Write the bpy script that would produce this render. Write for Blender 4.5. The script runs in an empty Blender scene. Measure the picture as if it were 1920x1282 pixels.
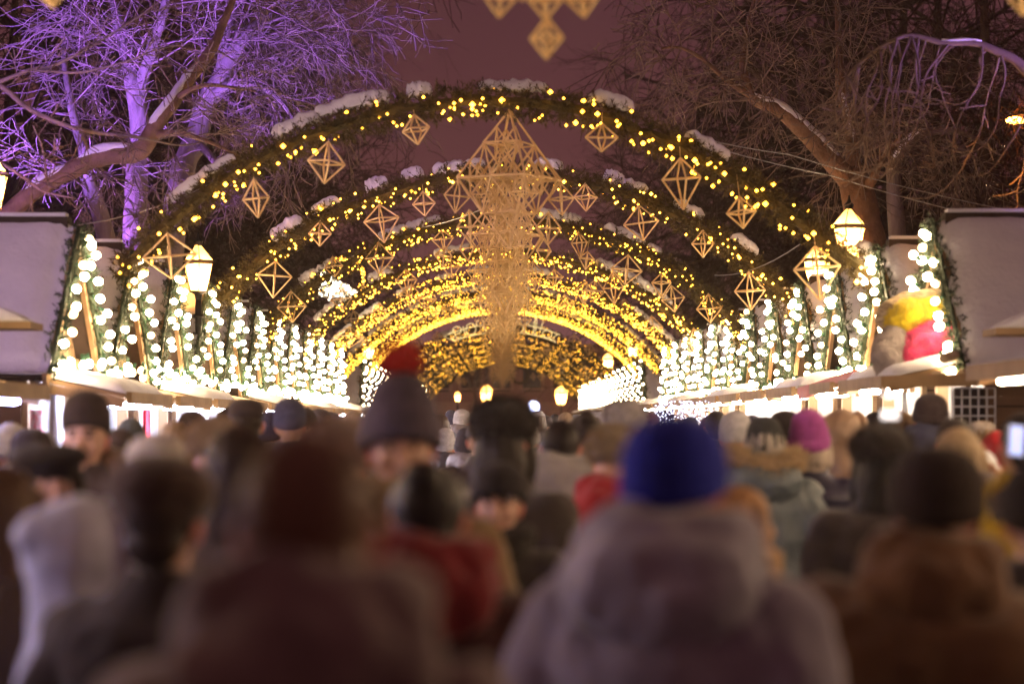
import bpy, bmesh, math, random
from mathutils import Vector, Matrix, Euler, noise

R = random.Random(7)
pi = math.pi
S = bpy.context.scene
COL = S.collection
FPX, VX, VY, EYE = 4533.0, 942.0, 790.0, 1.7


def at(px, py, d):
    """pixel of the photograph (1920 wide) at distance d along the lane -> metres"""
    return Vector(((px - VX) / FPX * d, d, EYE + (VY - py) / FPX * d))


ORD = ['first', 'second', 'third', 'fourth', 'fifth', 'sixth', 'seventh', 'eighth', 'ninth', 'tenth', 'eleventh',
       'twelfth', 'thirteenth', 'fourteenth', 'fifteenth', 'sixteenth', 'seventeenth', 'eighteenth', 'nineteenth',
       'twentieth']

# ------------------------------------------------------------------ scene objects


def tag(o, label=None, cat=None, group=None, kind=None):
    if label: o['label'] = label
    if cat: o['category'] = cat
    if group: o['group'] = group
    if kind: o['kind'] = kind
    return o


def empty(name, loc=(0, 0, 0), rz=0.0, scale=1.0):
    o = bpy.data.objects.new(name, None)
    COL.objects.link(o)
    o.location = loc
    o.rotation_euler = (0, 0, rz)
    o.scale = (scale,) * 3
    o.empty_display_size = 0.2
    return o


def place(name, me, parent=None, loc=(0, 0, 0), rot=(0, 0, 0), scale=None):
    o = bpy.data.objects.new(name, me)
    COL.objects.link(o)
    o.parent = parent
    o.location = loc
    o.rotation_euler = rot
    if scale is not None:
        o.scale = scale if hasattr(scale, '__len__') else (scale,) * 3
    return o


def copy_tree(o, parent=None):
    c = o.copy()
    COL.objects.link(c)
    c.parent = parent
    for ch in list(o.children):
        copy_tree(ch, c)
    return c


class MB:
    def __init__(s):
        s.v, s.f, s.m = [], [], []

    def add(s, vs, fs, m=0):
        b = len(s.v)
        s.v.extend(tuple(p) for p in vs)
        s.f.extend(tuple(b + i for i in q) for q in fs)
        s.m.extend([m] * len(fs))

    def tube(s, pts, rad, n=6, m=0, cap=True, close=False):
        pts = [Vector(p) for p in pts]
        k = len(pts)
        if not hasattr(rad, '__len__'): rad = [rad] * k
        vs, fs = [], []
        up = None
        for i in range(k):
            if close:
                t = pts[(i + 1) % k] - pts[i - 1]
            else:
                t = pts[min(i + 1, k - 1)] - pts[max(i - 1, 0)]
            if t.length < 1e-9: t = Vector((0, 0, 1))
            t.normalize()
            if up is None:
                up = Vector((0, 0, 1)) if abs(t.z) < .9 else Vector((1, 0, 0))
            a = t.cross(up)
            if a.length < 1e-6: a = t.cross(Vector((0.3, 1, 0.2)))
            a.normalize()
            b = a.cross(t)
            up = b
            for j in range(n):
                an = 2 * pi * j / n
                vs.append(pts[i] + (a * math.cos(an) + b * math.sin(an)) * rad[i])
        for i in range(k if close else k - 1):
            i2 = (i + 1) % k
            for j in range(n):
                fs.append((i * n + j, i * n + (j + 1) % n, i2 * n + (j + 1) % n, i2 * n + j))
        if cap and not close:
            fs.append(tuple(range(n - 1, -1, -1)))
            fs.append(tuple((k - 1) * n + j for j in range(n)))
        s.add(vs, fs, m)

    def loft(s, secs, n=20, m=0):
        """secs: (cx, cy, z, rx, ry) cross-sections, closed at both ends"""
        vs, fs = [], []
        for (cx, cy, z, rx, ry) in secs:
            for j in range(n):
                a = 2 * pi * j / n
                vs.append((cx + rx * math.cos(a), cy + ry * math.sin(a), z))
        k = len(secs)
        for i in range(k - 1):
            for j in range(n):
                fs.append((i * n + j, i * n + (j + 1) % n, (i + 1) * n + (j + 1) % n, (i + 1) * n + j))
        fs.append(tuple(range(n - 1, -1, -1)))
        fs.append(tuple((k - 1) * n + j for j in range(n)))
        s.add(vs, fs, m)

    def box(s, c, size, m=0, rot=None):
        x, y, z = size[0] / 2, size[1] / 2, size[2] / 2
        vs = [Vector(p) for p in ((-x, -y, -z), (x, -y, -z), (x, y, -z), (-x, y, -z), (-x, -y, z), (x, -y, z), (x, y, z), (-x, y, z))]
        if rot is not None:
            M = Euler(rot).to_matrix()
            vs = [M @ p for p in vs]
        vs = [p + Vector(c) for p in vs]
        s.add(vs, [(0, 3, 2, 1), (4, 5, 6, 7), (0, 1, 5, 4), (1, 2, 6, 5), (2, 3, 7, 6), (3, 0, 4, 7)], m)

    def beam(s, p, q, w, h, m=0):
        p, q = Vector(p), Vector(q)
        t = (q - p).normalized()
        a = t.cross(Vector((0, 0, 1)))
        if a.length < 1e-4: a = Vector((1, 0, 0))
        a.normalize()
        b = a.cross(t)
        a = a * (w / 2)
        b = b * (h / 2)
        vs = [p - a - b, p + a - b, p + a + b, p - a + b, q - a - b, q + a - b, q + a + b, q - a + b]
        s.add(vs, [(0, 1, 2, 3), (4, 7, 6, 5), (0, 4, 5, 1), (1, 5, 6, 2), (2, 6, 7, 3), (3, 7, 4, 0)], m)

    def ell(s, c, r, m=0, seg=16, rings=10, rot=None):
        if not hasattr(r, '__len__'): r = (r, r, r)
        M = Euler(rot).to_matrix() if rot is not None else None
        vs = []
        def P(x, y, z):
            p = Vector((x * r[0], y * r[1], z * r[2]))
            if M is not None: p = M @ p
            return p + Vector(c)
        vs.append(P(0, 0, -1))
        for i in range(1, rings):
            th = pi * i / rings
            for j in range(seg):
                a = 2 * pi * j / seg
                vs.append(P(math.sin(th) * math.cos(a), math.sin(th) * math.sin(a), -math.cos(th)))
        vs.append(P(0, 0, 1))
        fs = []
        for j in range(seg):
            fs.append((0, 1 + (j + 1) % seg, 1 + j))
            L = 1 + (rings - 2) * seg
            fs.append((len(vs) - 1, L + j, L + (j + 1) % seg))
        for i in range(rings - 2):
            for j in range(seg):
                a = 1 + i * seg + j
                b = 1 + i * seg + (j + 1) % seg
                fs.append((a, b, b + seg, a + seg))
        s.add(vs, fs, m)

    def octa(s, c, r, m=0):
        c = Vector(c)
        vs = [c + Vector(d) * r for d in ((1, 0, 0), (-1, 0, 0), (0, 1, 0), (0, -1, 0), (0, 0, 1), (0, 0, -1))]
        s.add(vs, [(0, 2, 4), (2, 1, 4), (1, 3, 4), (3, 0, 4), (2, 0, 5), (1, 2, 5), (3, 1, 5), (0, 3, 5)], m)

    def mesh(s, name, mats, smooth=False):
        me = bpy.data.meshes.new(name)
        me.from_pydata(s.v, [], s.f)
        for mt in (mats if isinstance(mats, (list, tuple)) else [mats]):
            me.materials.append(mt)
        me.polygons.foreach_set('material_index', s.m)
        if smooth:
            me.polygons.foreach_set('use_smooth', [True] * len(s.f))
        me.update()
        return me

    def remesh(s, name, mats, vox, smooth_it=3, paint=None):
        """one continuous skin grown over all the shapes collected so far"""
        me = bpy.data.meshes.new('tmp')
        me.from_pydata(s.v, [], s.f)
        o = bpy.data.objects.new('tmp', me)
        COL.objects.link(o)
        md = o.modifiers.new('r', 'REMESH')
        md.mode = 'VOXEL'
        md.voxel_size = vox
        md.use_smooth_shade = True
        if smooth_it:
            sm = o.modifiers.new('s', 'SMOOTH')
            sm.iterations = smooth_it
            sm.factor = .5
        dg = bpy.context.evaluated_depsgraph_get()
        out = bpy.data.meshes.new_from_object(o.evaluated_get(dg))
        out.name = name
        bpy.data.objects.remove(o)
        bpy.data.meshes.remove(me)
        out.materials.clear()
        for mt in (mats if isinstance(mats, (list, tuple)) else [mats]):
            out.materials.append(mt)
        if paint:
            for p in out.polygons:
                p.material_index = paint(p.center)
        return out


# ------------------------------------------------------------------ materials
MATS = {}


def new_mat(name):
    m = bpy.data.materials.new(name)
    m.use_nodes = True
    nt = m.node_tree
    b = nt.nodes['Principled BSDF']
    return m, nt, b


def N(nt, t, **kw):
    n = nt.nodes.new(t)
    for k, v in kw.items():
        if hasattr(n, k):
            setattr(n, k, v)
        else:
            n.inputs[k].default_value = v
    return n


def surf(name, c1, c2=None, scale=8.0, rough=.8, bump=.3, bscale=None, sheen=0.0, metal=0.0, stretch=(1, 1, 1), detail=4, spec=.3, wave=None, bdist=.01):
    if name in MATS: return MATS[name]
    m, nt, b = new_mat(name)
    c2 = c2 or tuple(x * .6 for x in c1)
    tc = N(nt, 'ShaderNodeTexCoord')
    mp = N(nt, 'ShaderNodeMapping')
    mp.inputs['Scale'].default_value = stretch
    nt.links.new(tc.outputs['Object'], mp.inputs['Vector'])
    no = N(nt, 'ShaderNodeTexNoise', Scale=scale, Detail=detail, Roughness=.6)
    nt.links.new(mp.outputs[0], no.inputs['Vector'])
    cr = N(nt, 'ShaderNodeValToRGB')
    cr.color_ramp.elements[0].position = .3
    cr.color_ramp.elements[1].position = .7
    cr.color_ramp.elements[0].color = (*c2, 1)
    cr.color_ramp.elements[1].color = (*c1, 1)
    nt.links.new(no.outputs['Fac'], cr.inputs[0])
    nt.links.new(cr.outputs[0], b.inputs['Base Color'])
    b.inputs['Roughness'].default_value = rough
    b.inputs['Metallic'].default_value = metal
    b.inputs['Specular IOR Level'].default_value = spec
    if sheen:
        b.inputs['Sheen Weight'].default_value = sheen
        b.inputs['Sheen Roughness'].default_value = .5
    if bump:
        if wave:
            t2 = N(nt, 'ShaderNodeTexWave', Scale=wave[1], Distortion=wave[2])
            t2.bands_direction = wave[0]
            nt.links.new(mp.outputs[0], t2.inputs['Vector'])
        else:
            t2 = N(nt, 'ShaderNodeTexNoise', Scale=bscale or scale * 4, Detail=3.0)
            nt.links.new(mp.outputs[0], t2.inputs['Vector'])
        bp = N(nt, 'ShaderNodeBump', Strength=bump, Distance=bdist)
        nt.links.new(t2.outputs['Fac' if 'Fac' in t2.outputs else 'Color'], bp.inputs['Height'])
        nt.links.new(bp.outputs[0], b.inputs['Normal'])
    MATS[name] = m
    return m


def planks(name, c1, c2, width=.14, vertical=True, rough=.75):
    """boards: colour changes board by board, grain along them"""
    m, nt, b = new_mat(name)
    tc = N(nt, 'ShaderNodeTexCoord')
    mp = N(nt, 'ShaderNodeMapping')
    if vertical:      # boards run along z on faces in the y-z plane (and x-z)
        mp.inputs['Rotation'].default_value = (0, pi / 2, 0)
    nt.links.new(tc.outputs['Object'], mp.inputs['Vector'])
    sx = N(nt, 'ShaderNodeSeparateXYZ')
    nt.links.new(tc.outputs['Object'], sx.inputs[0])
    ad = N(nt, 'ShaderNodeMath', operation='ADD')
    if vertical:
        nt.links.new(sx.outputs['Y'], ad.inputs[0])
        nt.links.new(sx.outputs['X'], ad.inputs[1])
    else:
        nt.links.new(sx.outputs['Z'], ad.inputs[0])
        ad.inputs[1].default_value = 0
    dv = N(nt, 'ShaderNodeMath', operation='DIVIDE')
    dv.inputs[1].default_value = width
    nt.links.new(ad.outputs[0], dv.inputs[0])
    fl = N(nt, 'ShaderNodeMath', operation='FLOOR')
    nt.links.new(dv.outputs[0], fl.inputs[0])
    wn = N(nt, 'ShaderNodeTexWhiteNoise', noise_dimensions='1D')
    nt.links.new(fl.outputs[0], wn.inputs['W'])
    fr = N(nt, 'ShaderNodeMath', operation='FRACT')
    nt.links.new(dv.outputs[0], fr.inputs[0])
    gap = N(nt, 'ShaderNodeMath', operation='LESS_THAN')
    gap.inputs[1].default_value = .07
    nt.links.new(fr.outputs[0], gap.inputs[0])
    mp2 = N(nt, 'ShaderNodeMapping')
    mp2.inputs['Scale'].default_value = (14, 14, 1.2) if vertical else (1.2, 1.2, 14)
    nt.links.new(tc.outputs['Object'], mp2.inputs['Vector'])
    no = N(nt, 'ShaderNodeTexNoise', Scale=2.0, Detail=5.0)
    nt.links.new(mp2.outputs[0], no.inputs['Vector'])
    mx = N(nt, 'ShaderNodeMath', operation='MULTIPLY_ADD')
    mx.inputs[1].default_value = .5
    nt.links.new(wn.outputs['Value'], mx.inputs[0])
    h = N(nt, 'ShaderNodeMath', operation='MULTIPLY')
    h.inputs[1].default_value = .6
    nt.links.new(no.outputs['Fac'], h.inputs[0])
    nt.links.new(h.outputs[0], mx.inputs[2])
    cr = N(nt, 'ShaderNodeValToRGB')
    cr.color_ramp.elements[0].color = (*c2, 1)
    cr.color_ramp.elements[1].color = (*c1, 1)
    cr.color_ramp.elements[0].position = .15
    cr.color_ramp.elements[1].position = .8
    nt.links.new(mx.outputs[0], cr.inputs[0])
    mc = N(nt, 'ShaderNodeMix', data_type='RGBA')
    mc.inputs['B'].default_value = (c2[0] * .25, c2[1] * .25, c2[2] * .25, 1)
    nt.links.new(gap.outputs[0], mc.inputs['Factor'])
    nt.links.new(cr.outputs[0], mc.inputs['A'])
    nt.links.new(mc.outputs['Result'], b.inputs['Base Color'])
    b.inputs['Roughness'].default_value = rough
    b.inputs['Specular IOR Level'].default_value = .25
    bp = N(nt, 'ShaderNodeBump', Strength=.4, Distance=.01)
    iv = N(nt, 'ShaderNodeMath', operation='SUBTRACT')
    nt.links.new(no.outputs['Fac'], iv.inputs[0])
    nt.links.new(gap.outputs[0], iv.inputs[1])
    nt.links.new(iv.outputs[0], bp.inputs['Height'])
    nt.links.new(bp.outputs[0], b.inputs['Normal'])
    return m


def glow(name, col, strength, sampling='AUTO'):
    m = bpy.data.materials.new(name)
    m.use_nodes = True
    nt = m.node_tree
    b = nt.nodes['Principled BSDF']
    b.inputs['Base Color'].default_value = (.8, .8, .8, 1)
    b.inputs['Emission Color'].default_value = (*col, 1)
    b.inputs['Emission Strength'].default_value = strength
    m.cycles.emission_sampling = sampling
    return m


M_WOOD = planks('pine_boards', (.66, .47, .29), (.50, .33, .19), .13)
M_WOODH = planks('brown_boards', (.20, .115, .06), (.11, .06, .032), .15, False)
M_BEAM = surf('timber', (.42, .28, .15), (.27, .17, .09), 3, .75, .3, stretch=(1, 1, 1))
M_LIN = surf('bounce_lining', (.74, .70, .68), (.62, .57, .54), 5, .7, .2)
M_DARKW = surf('dark_timber', (.055, .035, .025), (.03, .02, .015), 5, .8, .3)
M_SNOW = surf('snow', (.82, .82, .85), (.72, .72, .77), 3, .75, .5, 22, bdist=.02, spec=.2)
M_FIR = surf('glow_tinted_needles', (.13, .095, .030), (.05, .042, .015), 9, .65, 0)  # needles yellowed and lightened to carry the fairy lights' glow
M_FIRL = surf('stall_fir_needles', (.035, .06, .03), (.018, .03, .018), 9, .6, 0)
M_CABLE = surf('green_cable', (.02, .09, .05), (.015, .05, .03), 9, .4, 0)
M_BLACKM = surf('dark_metal', (.03, .028, .027), None, 9, .5, .1, metal=.6)
M_STEEL = surf('grey_metal', (.32, .31, .30), None, 9, .4, .1, metal=.7)
M_STRAW = surf('straw', (.92, .70, .38), (.80, .56, .27), 14, .55, .2, 40)
M_BARK = surf('bark', (.25, .19, .15), (.13, .10, .08), 5, .9, .8, 16, stretch=(1, 1, .35), bdist=.03)
M_BARKD = surf('dark_bark', (.09, .055, .042), (.055, .033, .025), 5, .95, .5, 14, stretch=(1, 1, .35), bdist=.03)
M_TWIG = surf('twig_bark', (.20, .14, .11), (.12, .085, .07), 4, .9, 0)
M_TWIGD = surf('dark_twig_bark', (.060, .034, .026), (.036, .02, .016), 4, .95, 0)
G_BULB = glow('bulb_glass', (1.0, .70, .40), 105)
G_BULB2 = glow('bulb_glass_dim', (1.0, .64, .30), 14)
G_LED = glow('fairy_light_yellow', (1.0, .44, .028), 11)
G_LEDD = glow('fairy_light_dense', (1.0, .48, .035), 7)
G_TUBE = glow('tube_cool', (.70, .72, 1.0), 220)
G_TUBEW = glow('tube_warm', (1.0, .86, .72), 170)
G_TUBEN = glow('tube_cool_dim', (.48, .47, 1.0), 68)
G_TUBEWN = glow('tube_warm_dim', (1.0, .72, .48), 30)
G_TUBEF = glow('tube_far', (1.0, .84, .66), 14)
G_LAMP = glow('lantern_flame', (1.0, .45, .11), 560)
G_PANE = glow('lantern_pane', (1.0, .62, .22), 2.6, 'NONE')
G_WIN = glow('lit_window', (1.0, .86, .74), 2.0)
G_ROPE = glow('rope_light', (1.0, .74, .28), 1.1)
G_WHITE = glow('white_led', (1.0, .92, .72), 6)
G_BLUE = glow('blue_led', (.55, .60, 1.0), 5)
G_PHONE = glow('phone_screen', (.22, .42, 1.0), .9)
G_SODIUM = glow('sodium_lamp', (1.0, .25, .03), 60)

# ------------------------------------------------------------------ world, camera
W = bpy.data.worlds.new('World')
S.world = W
W.use_nodes = True
nt = W.node_tree
bg = nt.nodes['Background']
tc = N(nt, 'ShaderNodeTexCoord')
sp = N(nt, 'ShaderNodeSeparateXYZ')
nt.links.new(tc.outputs['Generated'], sp.inputs[0])
cr = N(nt, 'ShaderNodeValToRGB')
e = cr.color_ramp.elements
e[0].position = 0.0
e[0].color = (.20, .074, .076, 1)
e[1].position = .22
e[1].color = (.060, .019, .027, 1)
k = e.new(.42)
k.color = (.085, .036, .036, 1)
k = e.new(1.0)
k.color = (.115, .050, .049, 1)
k = e.new(.09)
k.color = (.098, .031, .034, 1)
nt.links.new(sp.outputs['Z'], cr.inputs[0])
sky = N(nt, 'ShaderNodeTexSky')
sky.sky_type = 'NISHITA'
sky.sun_disc = False
sky.sun_elevation = math.radians(-12)
sky.sun_rotation = 0
ad = N(nt, 'ShaderNodeMix', data_type='RGBA', blend_type='ADD')
ad.inputs['Factor'].default_value = .08
nt.links.new(cr.outputs[0], ad.inputs['A'])
nt.links.new(sky.outputs[0], ad.inputs['B'])
nt.links.new(ad.outputs['Result'], bg.inputs['Color'])
bg.inputs['Strength'].default_value = 1.02

cam = bpy.data.cameras.new('camera')
co = bpy.data.objects.new('camera', cam)
COL.objects.link(co)
S.camera = co
co.location = (0, 0, EYE)
co.rotation_euler = (pi / 2, 0, 0)
cam.sensor_width = 36
cam.lens = FPX / 1920 * 36
cam.shift_x = (960 - VX) / 1920
cam.shift_y = (VY - 641) / 1920
cam.clip_start = .1
cam.clip_end = 2000
cam.dof.use_dof = True
cam.dof.focus_distance = 29
cam.dof.aperture_fstop = 1.8

S.view_settings.view_transform = 'Standard'
S.view_settings.look = 'None'
S.view_settings.exposure = .25
S.view_settings.gamma = 1
S.cycles.use_denoising = True
S.cycles.max_bounces = 4
S.cycles.diffuse_bounces = 2
S.cycles.adaptive_threshold = .03
S.cycles.glossy_bounces = 2
S.cycles.transmission_bounces = 3
S.cycles.transparent_max_bounces = 6
S.cycles.sample_clamp_indirect = 3
S.cycles.caustics_reflective = False
S.cycles.caustics_refractive = False

# ------------------------------------------------------------------ ground
g = MB()
g.add([(-120, -30, 0), (120, -30, 0), (120, 260, 0), (-120, 260, 0)], [(0, 1, 2, 3)])
tag(place('ground', g.mesh('ground', surf('snowy_ground', (.6, .58, .62), (.35, .32, .34), .8, .9, .5, 6))), kind='structure')
g = MB()
g.add([(-3.1, -20, .004), (3.1, -20, .004), (3.1, 130, .004), (-3.1, 130, .004)], [(0, 1, 2, 3)])
tag(place('pavement', g.mesh('pavement', surf('paving', (.20, .18, .18), (.10, .09, .09), 2.5, .7, .6, 9))), kind='structure')

# ------------------------------------------------------------------ fir garlands


def sprigs(mb, path, rad, per_m, rnd, size=.07, m=0, needles=9):
    pts = [Vector(p) for p in path]
    for a, b in zip(pts, pts[1:]):
        t = (b - a)
        L = t.length
        if L < 1e-5: continue
        t.normalize()
        s1 = t.orthogonal().normalized()
        s2 = t.cross(s1)
        n = int(L * per_m + rnd.random())
        for _ in range(n):
            an = rnd.uniform(0, 2 * pi)
            rr = rad * (rnd.random() ** .4) * .8
            o = s1 * math.cos(an) + s2 * math.sin(an)
            p = a + t * (rnd.random() * L) + o * rr
            d = (o * rnd.uniform(.4, 1.2) + t * rnd.uniform(-1.1, 1.1) + Vector((rnd.uniform(-.4, .4), rnd.uniform(-.4, .4), rnd.uniform(-.5, .3)))).normalized()
            q = d.orthogonal().normalized()
            q2 = d.cross(q)
            ln = size * rnd.uniform(.7, 1.5)
            for k in range(needles):
                u = k / needles
                c = p + d * (ln * u)
                ph = k * 2.4 + an
                w = (q * math.cos(ph) + q2 * math.sin(ph))
                tip = c + (w * .75 + d * .65) * (size * .62 * (1.1 - .4 * u))
                side = d.cross(w) * (size * .075)
                mb.add([c - side, c + side, tip], [(0, 1, 2)], m)
            mb.add([p - q * size * .04, p + q * size * .04, p + d * ln * 1.25], [(0, 1, 2)], m)


def blob_patch(rnd, L, w, h):
    """a lump of settled snow, long axis x, on z = 0"""
    nx, ny = 14, 7
    off = rnd.uniform(0, 100)
    top, vs, fs = [], [], []
    for i in range(nx + 1):
        u = i / nx * 2 - 1
        ww = w * (max(0, 1 - u * u) ** .5) * (.75 + .5 * noise.noise((u * 2 + off, 1, 0)))
        for j in range(ny + 1):
            v = j / ny * 2 - 1
            y = v * ww + .3 * w * noise.noise((u * 1.5 + off, 7, 0))
            hh = h * max(0, 1 - u ** 4) ** .5 * max(0, 1 - v ** 2) ** .5 * (1 + .7 * noise.noise((u * 3 + off, v, 3)))
            droop = -.9 * abs(v) ** 2.2 * w * (.7 + .8 * noise.noise((u * 4 + off, 5, v)))
            vs.append((u * L / 2, y, hh + droop))
    nb = len(vs)
    for i in range(nx + 1):
        for j in range(ny + 1):
            x, y, z = vs[i * (ny + 1) + j]
            vs.append((x * .98, y * .96, z - .012 - .012 * (1 - abs(j / ny * 2 - 1))))
    for i in range(nx):
        for j in range(ny):
            a = i * (ny + 1) + j
            fs.append((a, a + ny + 1, a + ny + 2, a + 1))
            fs.append((nb + a, nb + a + 1, nb + a + ny + 2, nb + a + ny + 1))
    for i in range(nx):
        a = i * (ny + 1)
        fs.append((a, nb + a, nb + a + ny + 1, a + ny + 1))
        a = i * (ny + 1) + ny
        fs.append((a, a + ny + 1, nb + a + ny + 1, nb + a))
    mb = MB()
    mb.add(vs, fs)
    return mb.mesh('snow_patch', M_SNOW, True)


SNOWP = [blob_patch(R, R.uniform(.22, .62), R.uniform(.05, .09), R.uniform(.04, .08)) for _ in range(9)]

HALF, APEX, FOOT = 3.5, 4.48, 2.72
RISE = APEX - FOOT
RAD = (HALF ** 2 + RISE ** 2) / (2 * RISE)
ANG = math.asin(HALF / RAD)


def arch_pt(t, skew=0.0, rise=1.0):
    """t -1..1 -> point of the arch centre line"""
    a = t * ANG
    x = RAD * math.sin(a)
    z = FOOT + (RAD * math.cos(a) - (RAD - RISE)) * rise
    if skew == -.14 and t > 0: x -= .25 * math.sin(pi * t ** 1.4)
    return Vector((x + skew * max(0.0, 1 - t * t) * (.7 if skew == -.14 else 1), 0, z))


def garland_mesh(seed, per_m, skew, rad=.142):
    rnd = random.Random(seed)
    mb = MB()
    path = []
    for i in range(61):
        t = -1 + 2 * i / 60
        p = arch_pt(t, skew)
        p += Vector((0, .02 * noise.noise((i * .31, seed, 0)), .035 * noise.noise((i * .4, seed, 5))))
        path.append(p)
    mb.tube(path, [rad * .36 * (1 + .7 * noise.noise((i * .7, seed, 9))) for i in range(61)], 6)
    sprigs(mb, path, rad * 1.0, per_m * 2.0, rnd, .085, 0, 10)
    return mb.mesh('garland', M_FIR)


def led_mesh(seed, n, skew, rad=.145, r=.0155, mat=None, low=0):
    rnd = random.Random(seed)
    mb = MB()
    path = [arch_pt(-1 + 2 * i / 80, skew) for i in range(81)]
    for i in range(n):
        u = rnd.random()
        k = u * 79
        p = path[int(k)].lerp(path[int(k) + 1], k - int(k))
        an = rnd.uniform(0, 2 * pi)
        if rnd.random() < .55: an = rnd.uniform(pi, 2 * pi) + pi / 2 * 0
        rr = rad * rnd.uniform(.75, 1.1)
        nrm = (p - Vector((0, 0, FOOT - (RAD - RISE)))).normalized()
        q = p + nrm * math.sin(an) * rr + Vector((0, -abs(math.cos(an)) * rr if rnd.random() < .75 else math.cos(an) * rr, 0))
        mb.octa(q, r * (rnd.uniform(.8, 1.2) if rnd.random() < .85 else rnd.uniform(1.3, 1.9)))
        if rnd.random() < .12:
            q2 = q + Vector((rnd.uniform(-.05, .05), 0, rnd.uniform(-.05, .05)))
            mb.octa(q2, r * rnd.uniform(.7, 1.0))
    # thin lead wire
    return mb.mesh('fairy_lights', mat or G_LED)


fm = MB()
pp = [Vector((-HALF, 0, 0)), Vector((-HALF, 0, FOOT))] + [arch_pt(-1 + 2 * i / 40) for i in range(1, 40)] + [Vector((HALF, 0, FOOT)), Vector((HALF, 0, 0))]
fm.tube(pp, .025, 8)
ME_FRAME = fm.mesh('arch_frame', M_STEEL, True)
fm = MB()
pp = [Vector((-HALF, 0, 0)), Vector((-HALF, 0, FOOT))] + [arch_pt(-1 + 2 * i / 40, -.14) for i in range(1, 40)] + [Vector((HALF, 0, FOOT)), Vector((HALF, 0, 0))]
fm.tube(pp, .025, 8)
ME_FRAME1 = fm.mesh('arch_frame', M_STEEL, True)

ARCH_D = [10.0] + [21 + 6.3 * i for i in range(7)] + [71, 77, 83.5, 90, 97, 104.5, 112]
GAR = {}
ARCHES = []
for i, d in enumerate(ARCH_D):
    root = empty('garland_arch', (0, d, 0))
    near = i <= 3
    skew = [-.0, -.14, .02, .04, 0, .03, 0, 0][i] if i < 8 else 0.0
    key = i if i <= 3 else 'far%d' % (i % 2)
    if key not in GAR:
        GAR[key] = garland_mesh(20 + i, 150 if near else 85, skew)
    place('arch_frame', ME_FRAME1 if i == 1 else ME_FRAME, root)
    place('garland', GAR[key], root)
    n = [150, 175, 220, 300, 600, 1300, 2000, 2300][i] if i < 8 else 300
    lk = 'L%d' % i if i < 8 else 'LF%d' % (i % 2)
    if lk not in GAR:
        GAR[lk] = led_mesh(60 + i, n, skew, r=.0145 if i < 3 else .012 if i < 5 else .0095, mat=G_LED if i < 6 or i > 7 else G_LEDD)
    tag(place('fairy_lights', GAR[lk], root), kind='stuff')
    rnd = random.Random(200 + i)
    for q in range(11 if i < 8 else 6):
        t = rnd.uniform(-.85, .85)
        if i == 1:
            t = [-.31, -.25, -.15, .03, .08, .28, .52, -.42, -.63, -.70, .9][q]
        if i == 2:
            t = [-.35, -.25, -.15, -.08, .12, .3, .36, .52, -.5, -.62, .7][q]
        p = arch_pt(t, skew)
        a = t * ANG
        o = place('snow_patch', SNOWP[rnd.randrange(9)], root, p + Vector((math.sin(a), 0, math.cos(a))) * .15, (0, a, 0), (rnd.uniform(.7, 1.25), rnd.uniform(.9, 1.25), rnd.uniform(.8, 1.2)))
    if i == 0:
        lb = 'garland arch over the lane closest to the camera, above the picture'
    elif i < 8:
        lb = '%s dark fir garland arch from the front, dotted with yellow fairy lights' % ORD[i - 1]
        if i == 1: lb = 'nearest and largest fir garland arch with yellow lights and snow lumps'
        if i == 7: lb = 'densely lit golden garland arch in front of the gap of open sky'
    else:
        lb = '%s garland arch of the distant row beyond the gap of sky' % ORD[i - 8]
    tag(root, lb, 'garland arch', 'fir garland arches over the market lane')
    ARCHES.append((root, d, skew))

# the edge of the golden arch carries a second, dense row of lights
mb = MB()
rnd = random.Random(5)
for i in range(1500):
    t = rnd.uniform(-.96, .96)
    a = t * ANG
    p = arch_pt(t) - Vector((math.sin(a), 0, math.cos(a))) * rnd.uniform(.08, .17)
    mb.octa(p + Vector((0, rnd.uniform(-.14, .10), 0)), .012)
tag(place('light_curtain', mb.mesh('light_curtain', G_LEDD), ARCHES[7][0]), kind='stuff')

# ------------------------------------------------------------------ straw ornaments and chandeliers


def octa_straws(mb, c, a, hu, hl, yaw, r, skip=0.0, rnd=R, n=5):
    c = Vector(c)
    ring = [c + Vector((a * math.cos(yaw + k * pi / 2), a * math.sin(yaw + k * pi / 2), 0)) for k in range(4)]
    top, bot = c + Vector((0, 0, hu)), c - Vector((0, 0, hl))
    ed = []
    for k in range(4):
        ed += [(ring[k], ring[(k + 1) % 4]), (ring[k], top), (ring[k], bot)]
    for p, q in ed:
        if rnd.random() < skip: continue
        mb.tube([p, q], r, n)


def straw_mesh(a, hu, hl, yaw, r, thread=0.0):
    mb = MB()
    octa_straws(mb, (0, 0, 0), a, hu, hl, yaw, r)
    if thread:
        mb.tube([(0, 0, hu), (0, 0, hu + thread)], .0025, 4)
    return mb.mesh('straw_octahedron', M_STRAW)


A0, HU0, HL0 = .47, .60, .60
DIRS = [Vector((0, 0, 1)), Vector((0, 0, -1))] + [Vector((math.cos(k * pi / 2), math.sin(k * pi / 2), 0)) for k in range(4)]
ME_MAIN = straw_mesh(A0, HU0, HL0, 0, .0095, .06)
ME_MID = straw_mesh(A0 / 2, HU0 / 2, HL0 / 2, 0, .0085)
ME_SML = straw_mesh(A0 / 4 * .96, HU0 / 4 * .96, HL0 / 4 * .96, 0, .007)


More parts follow.
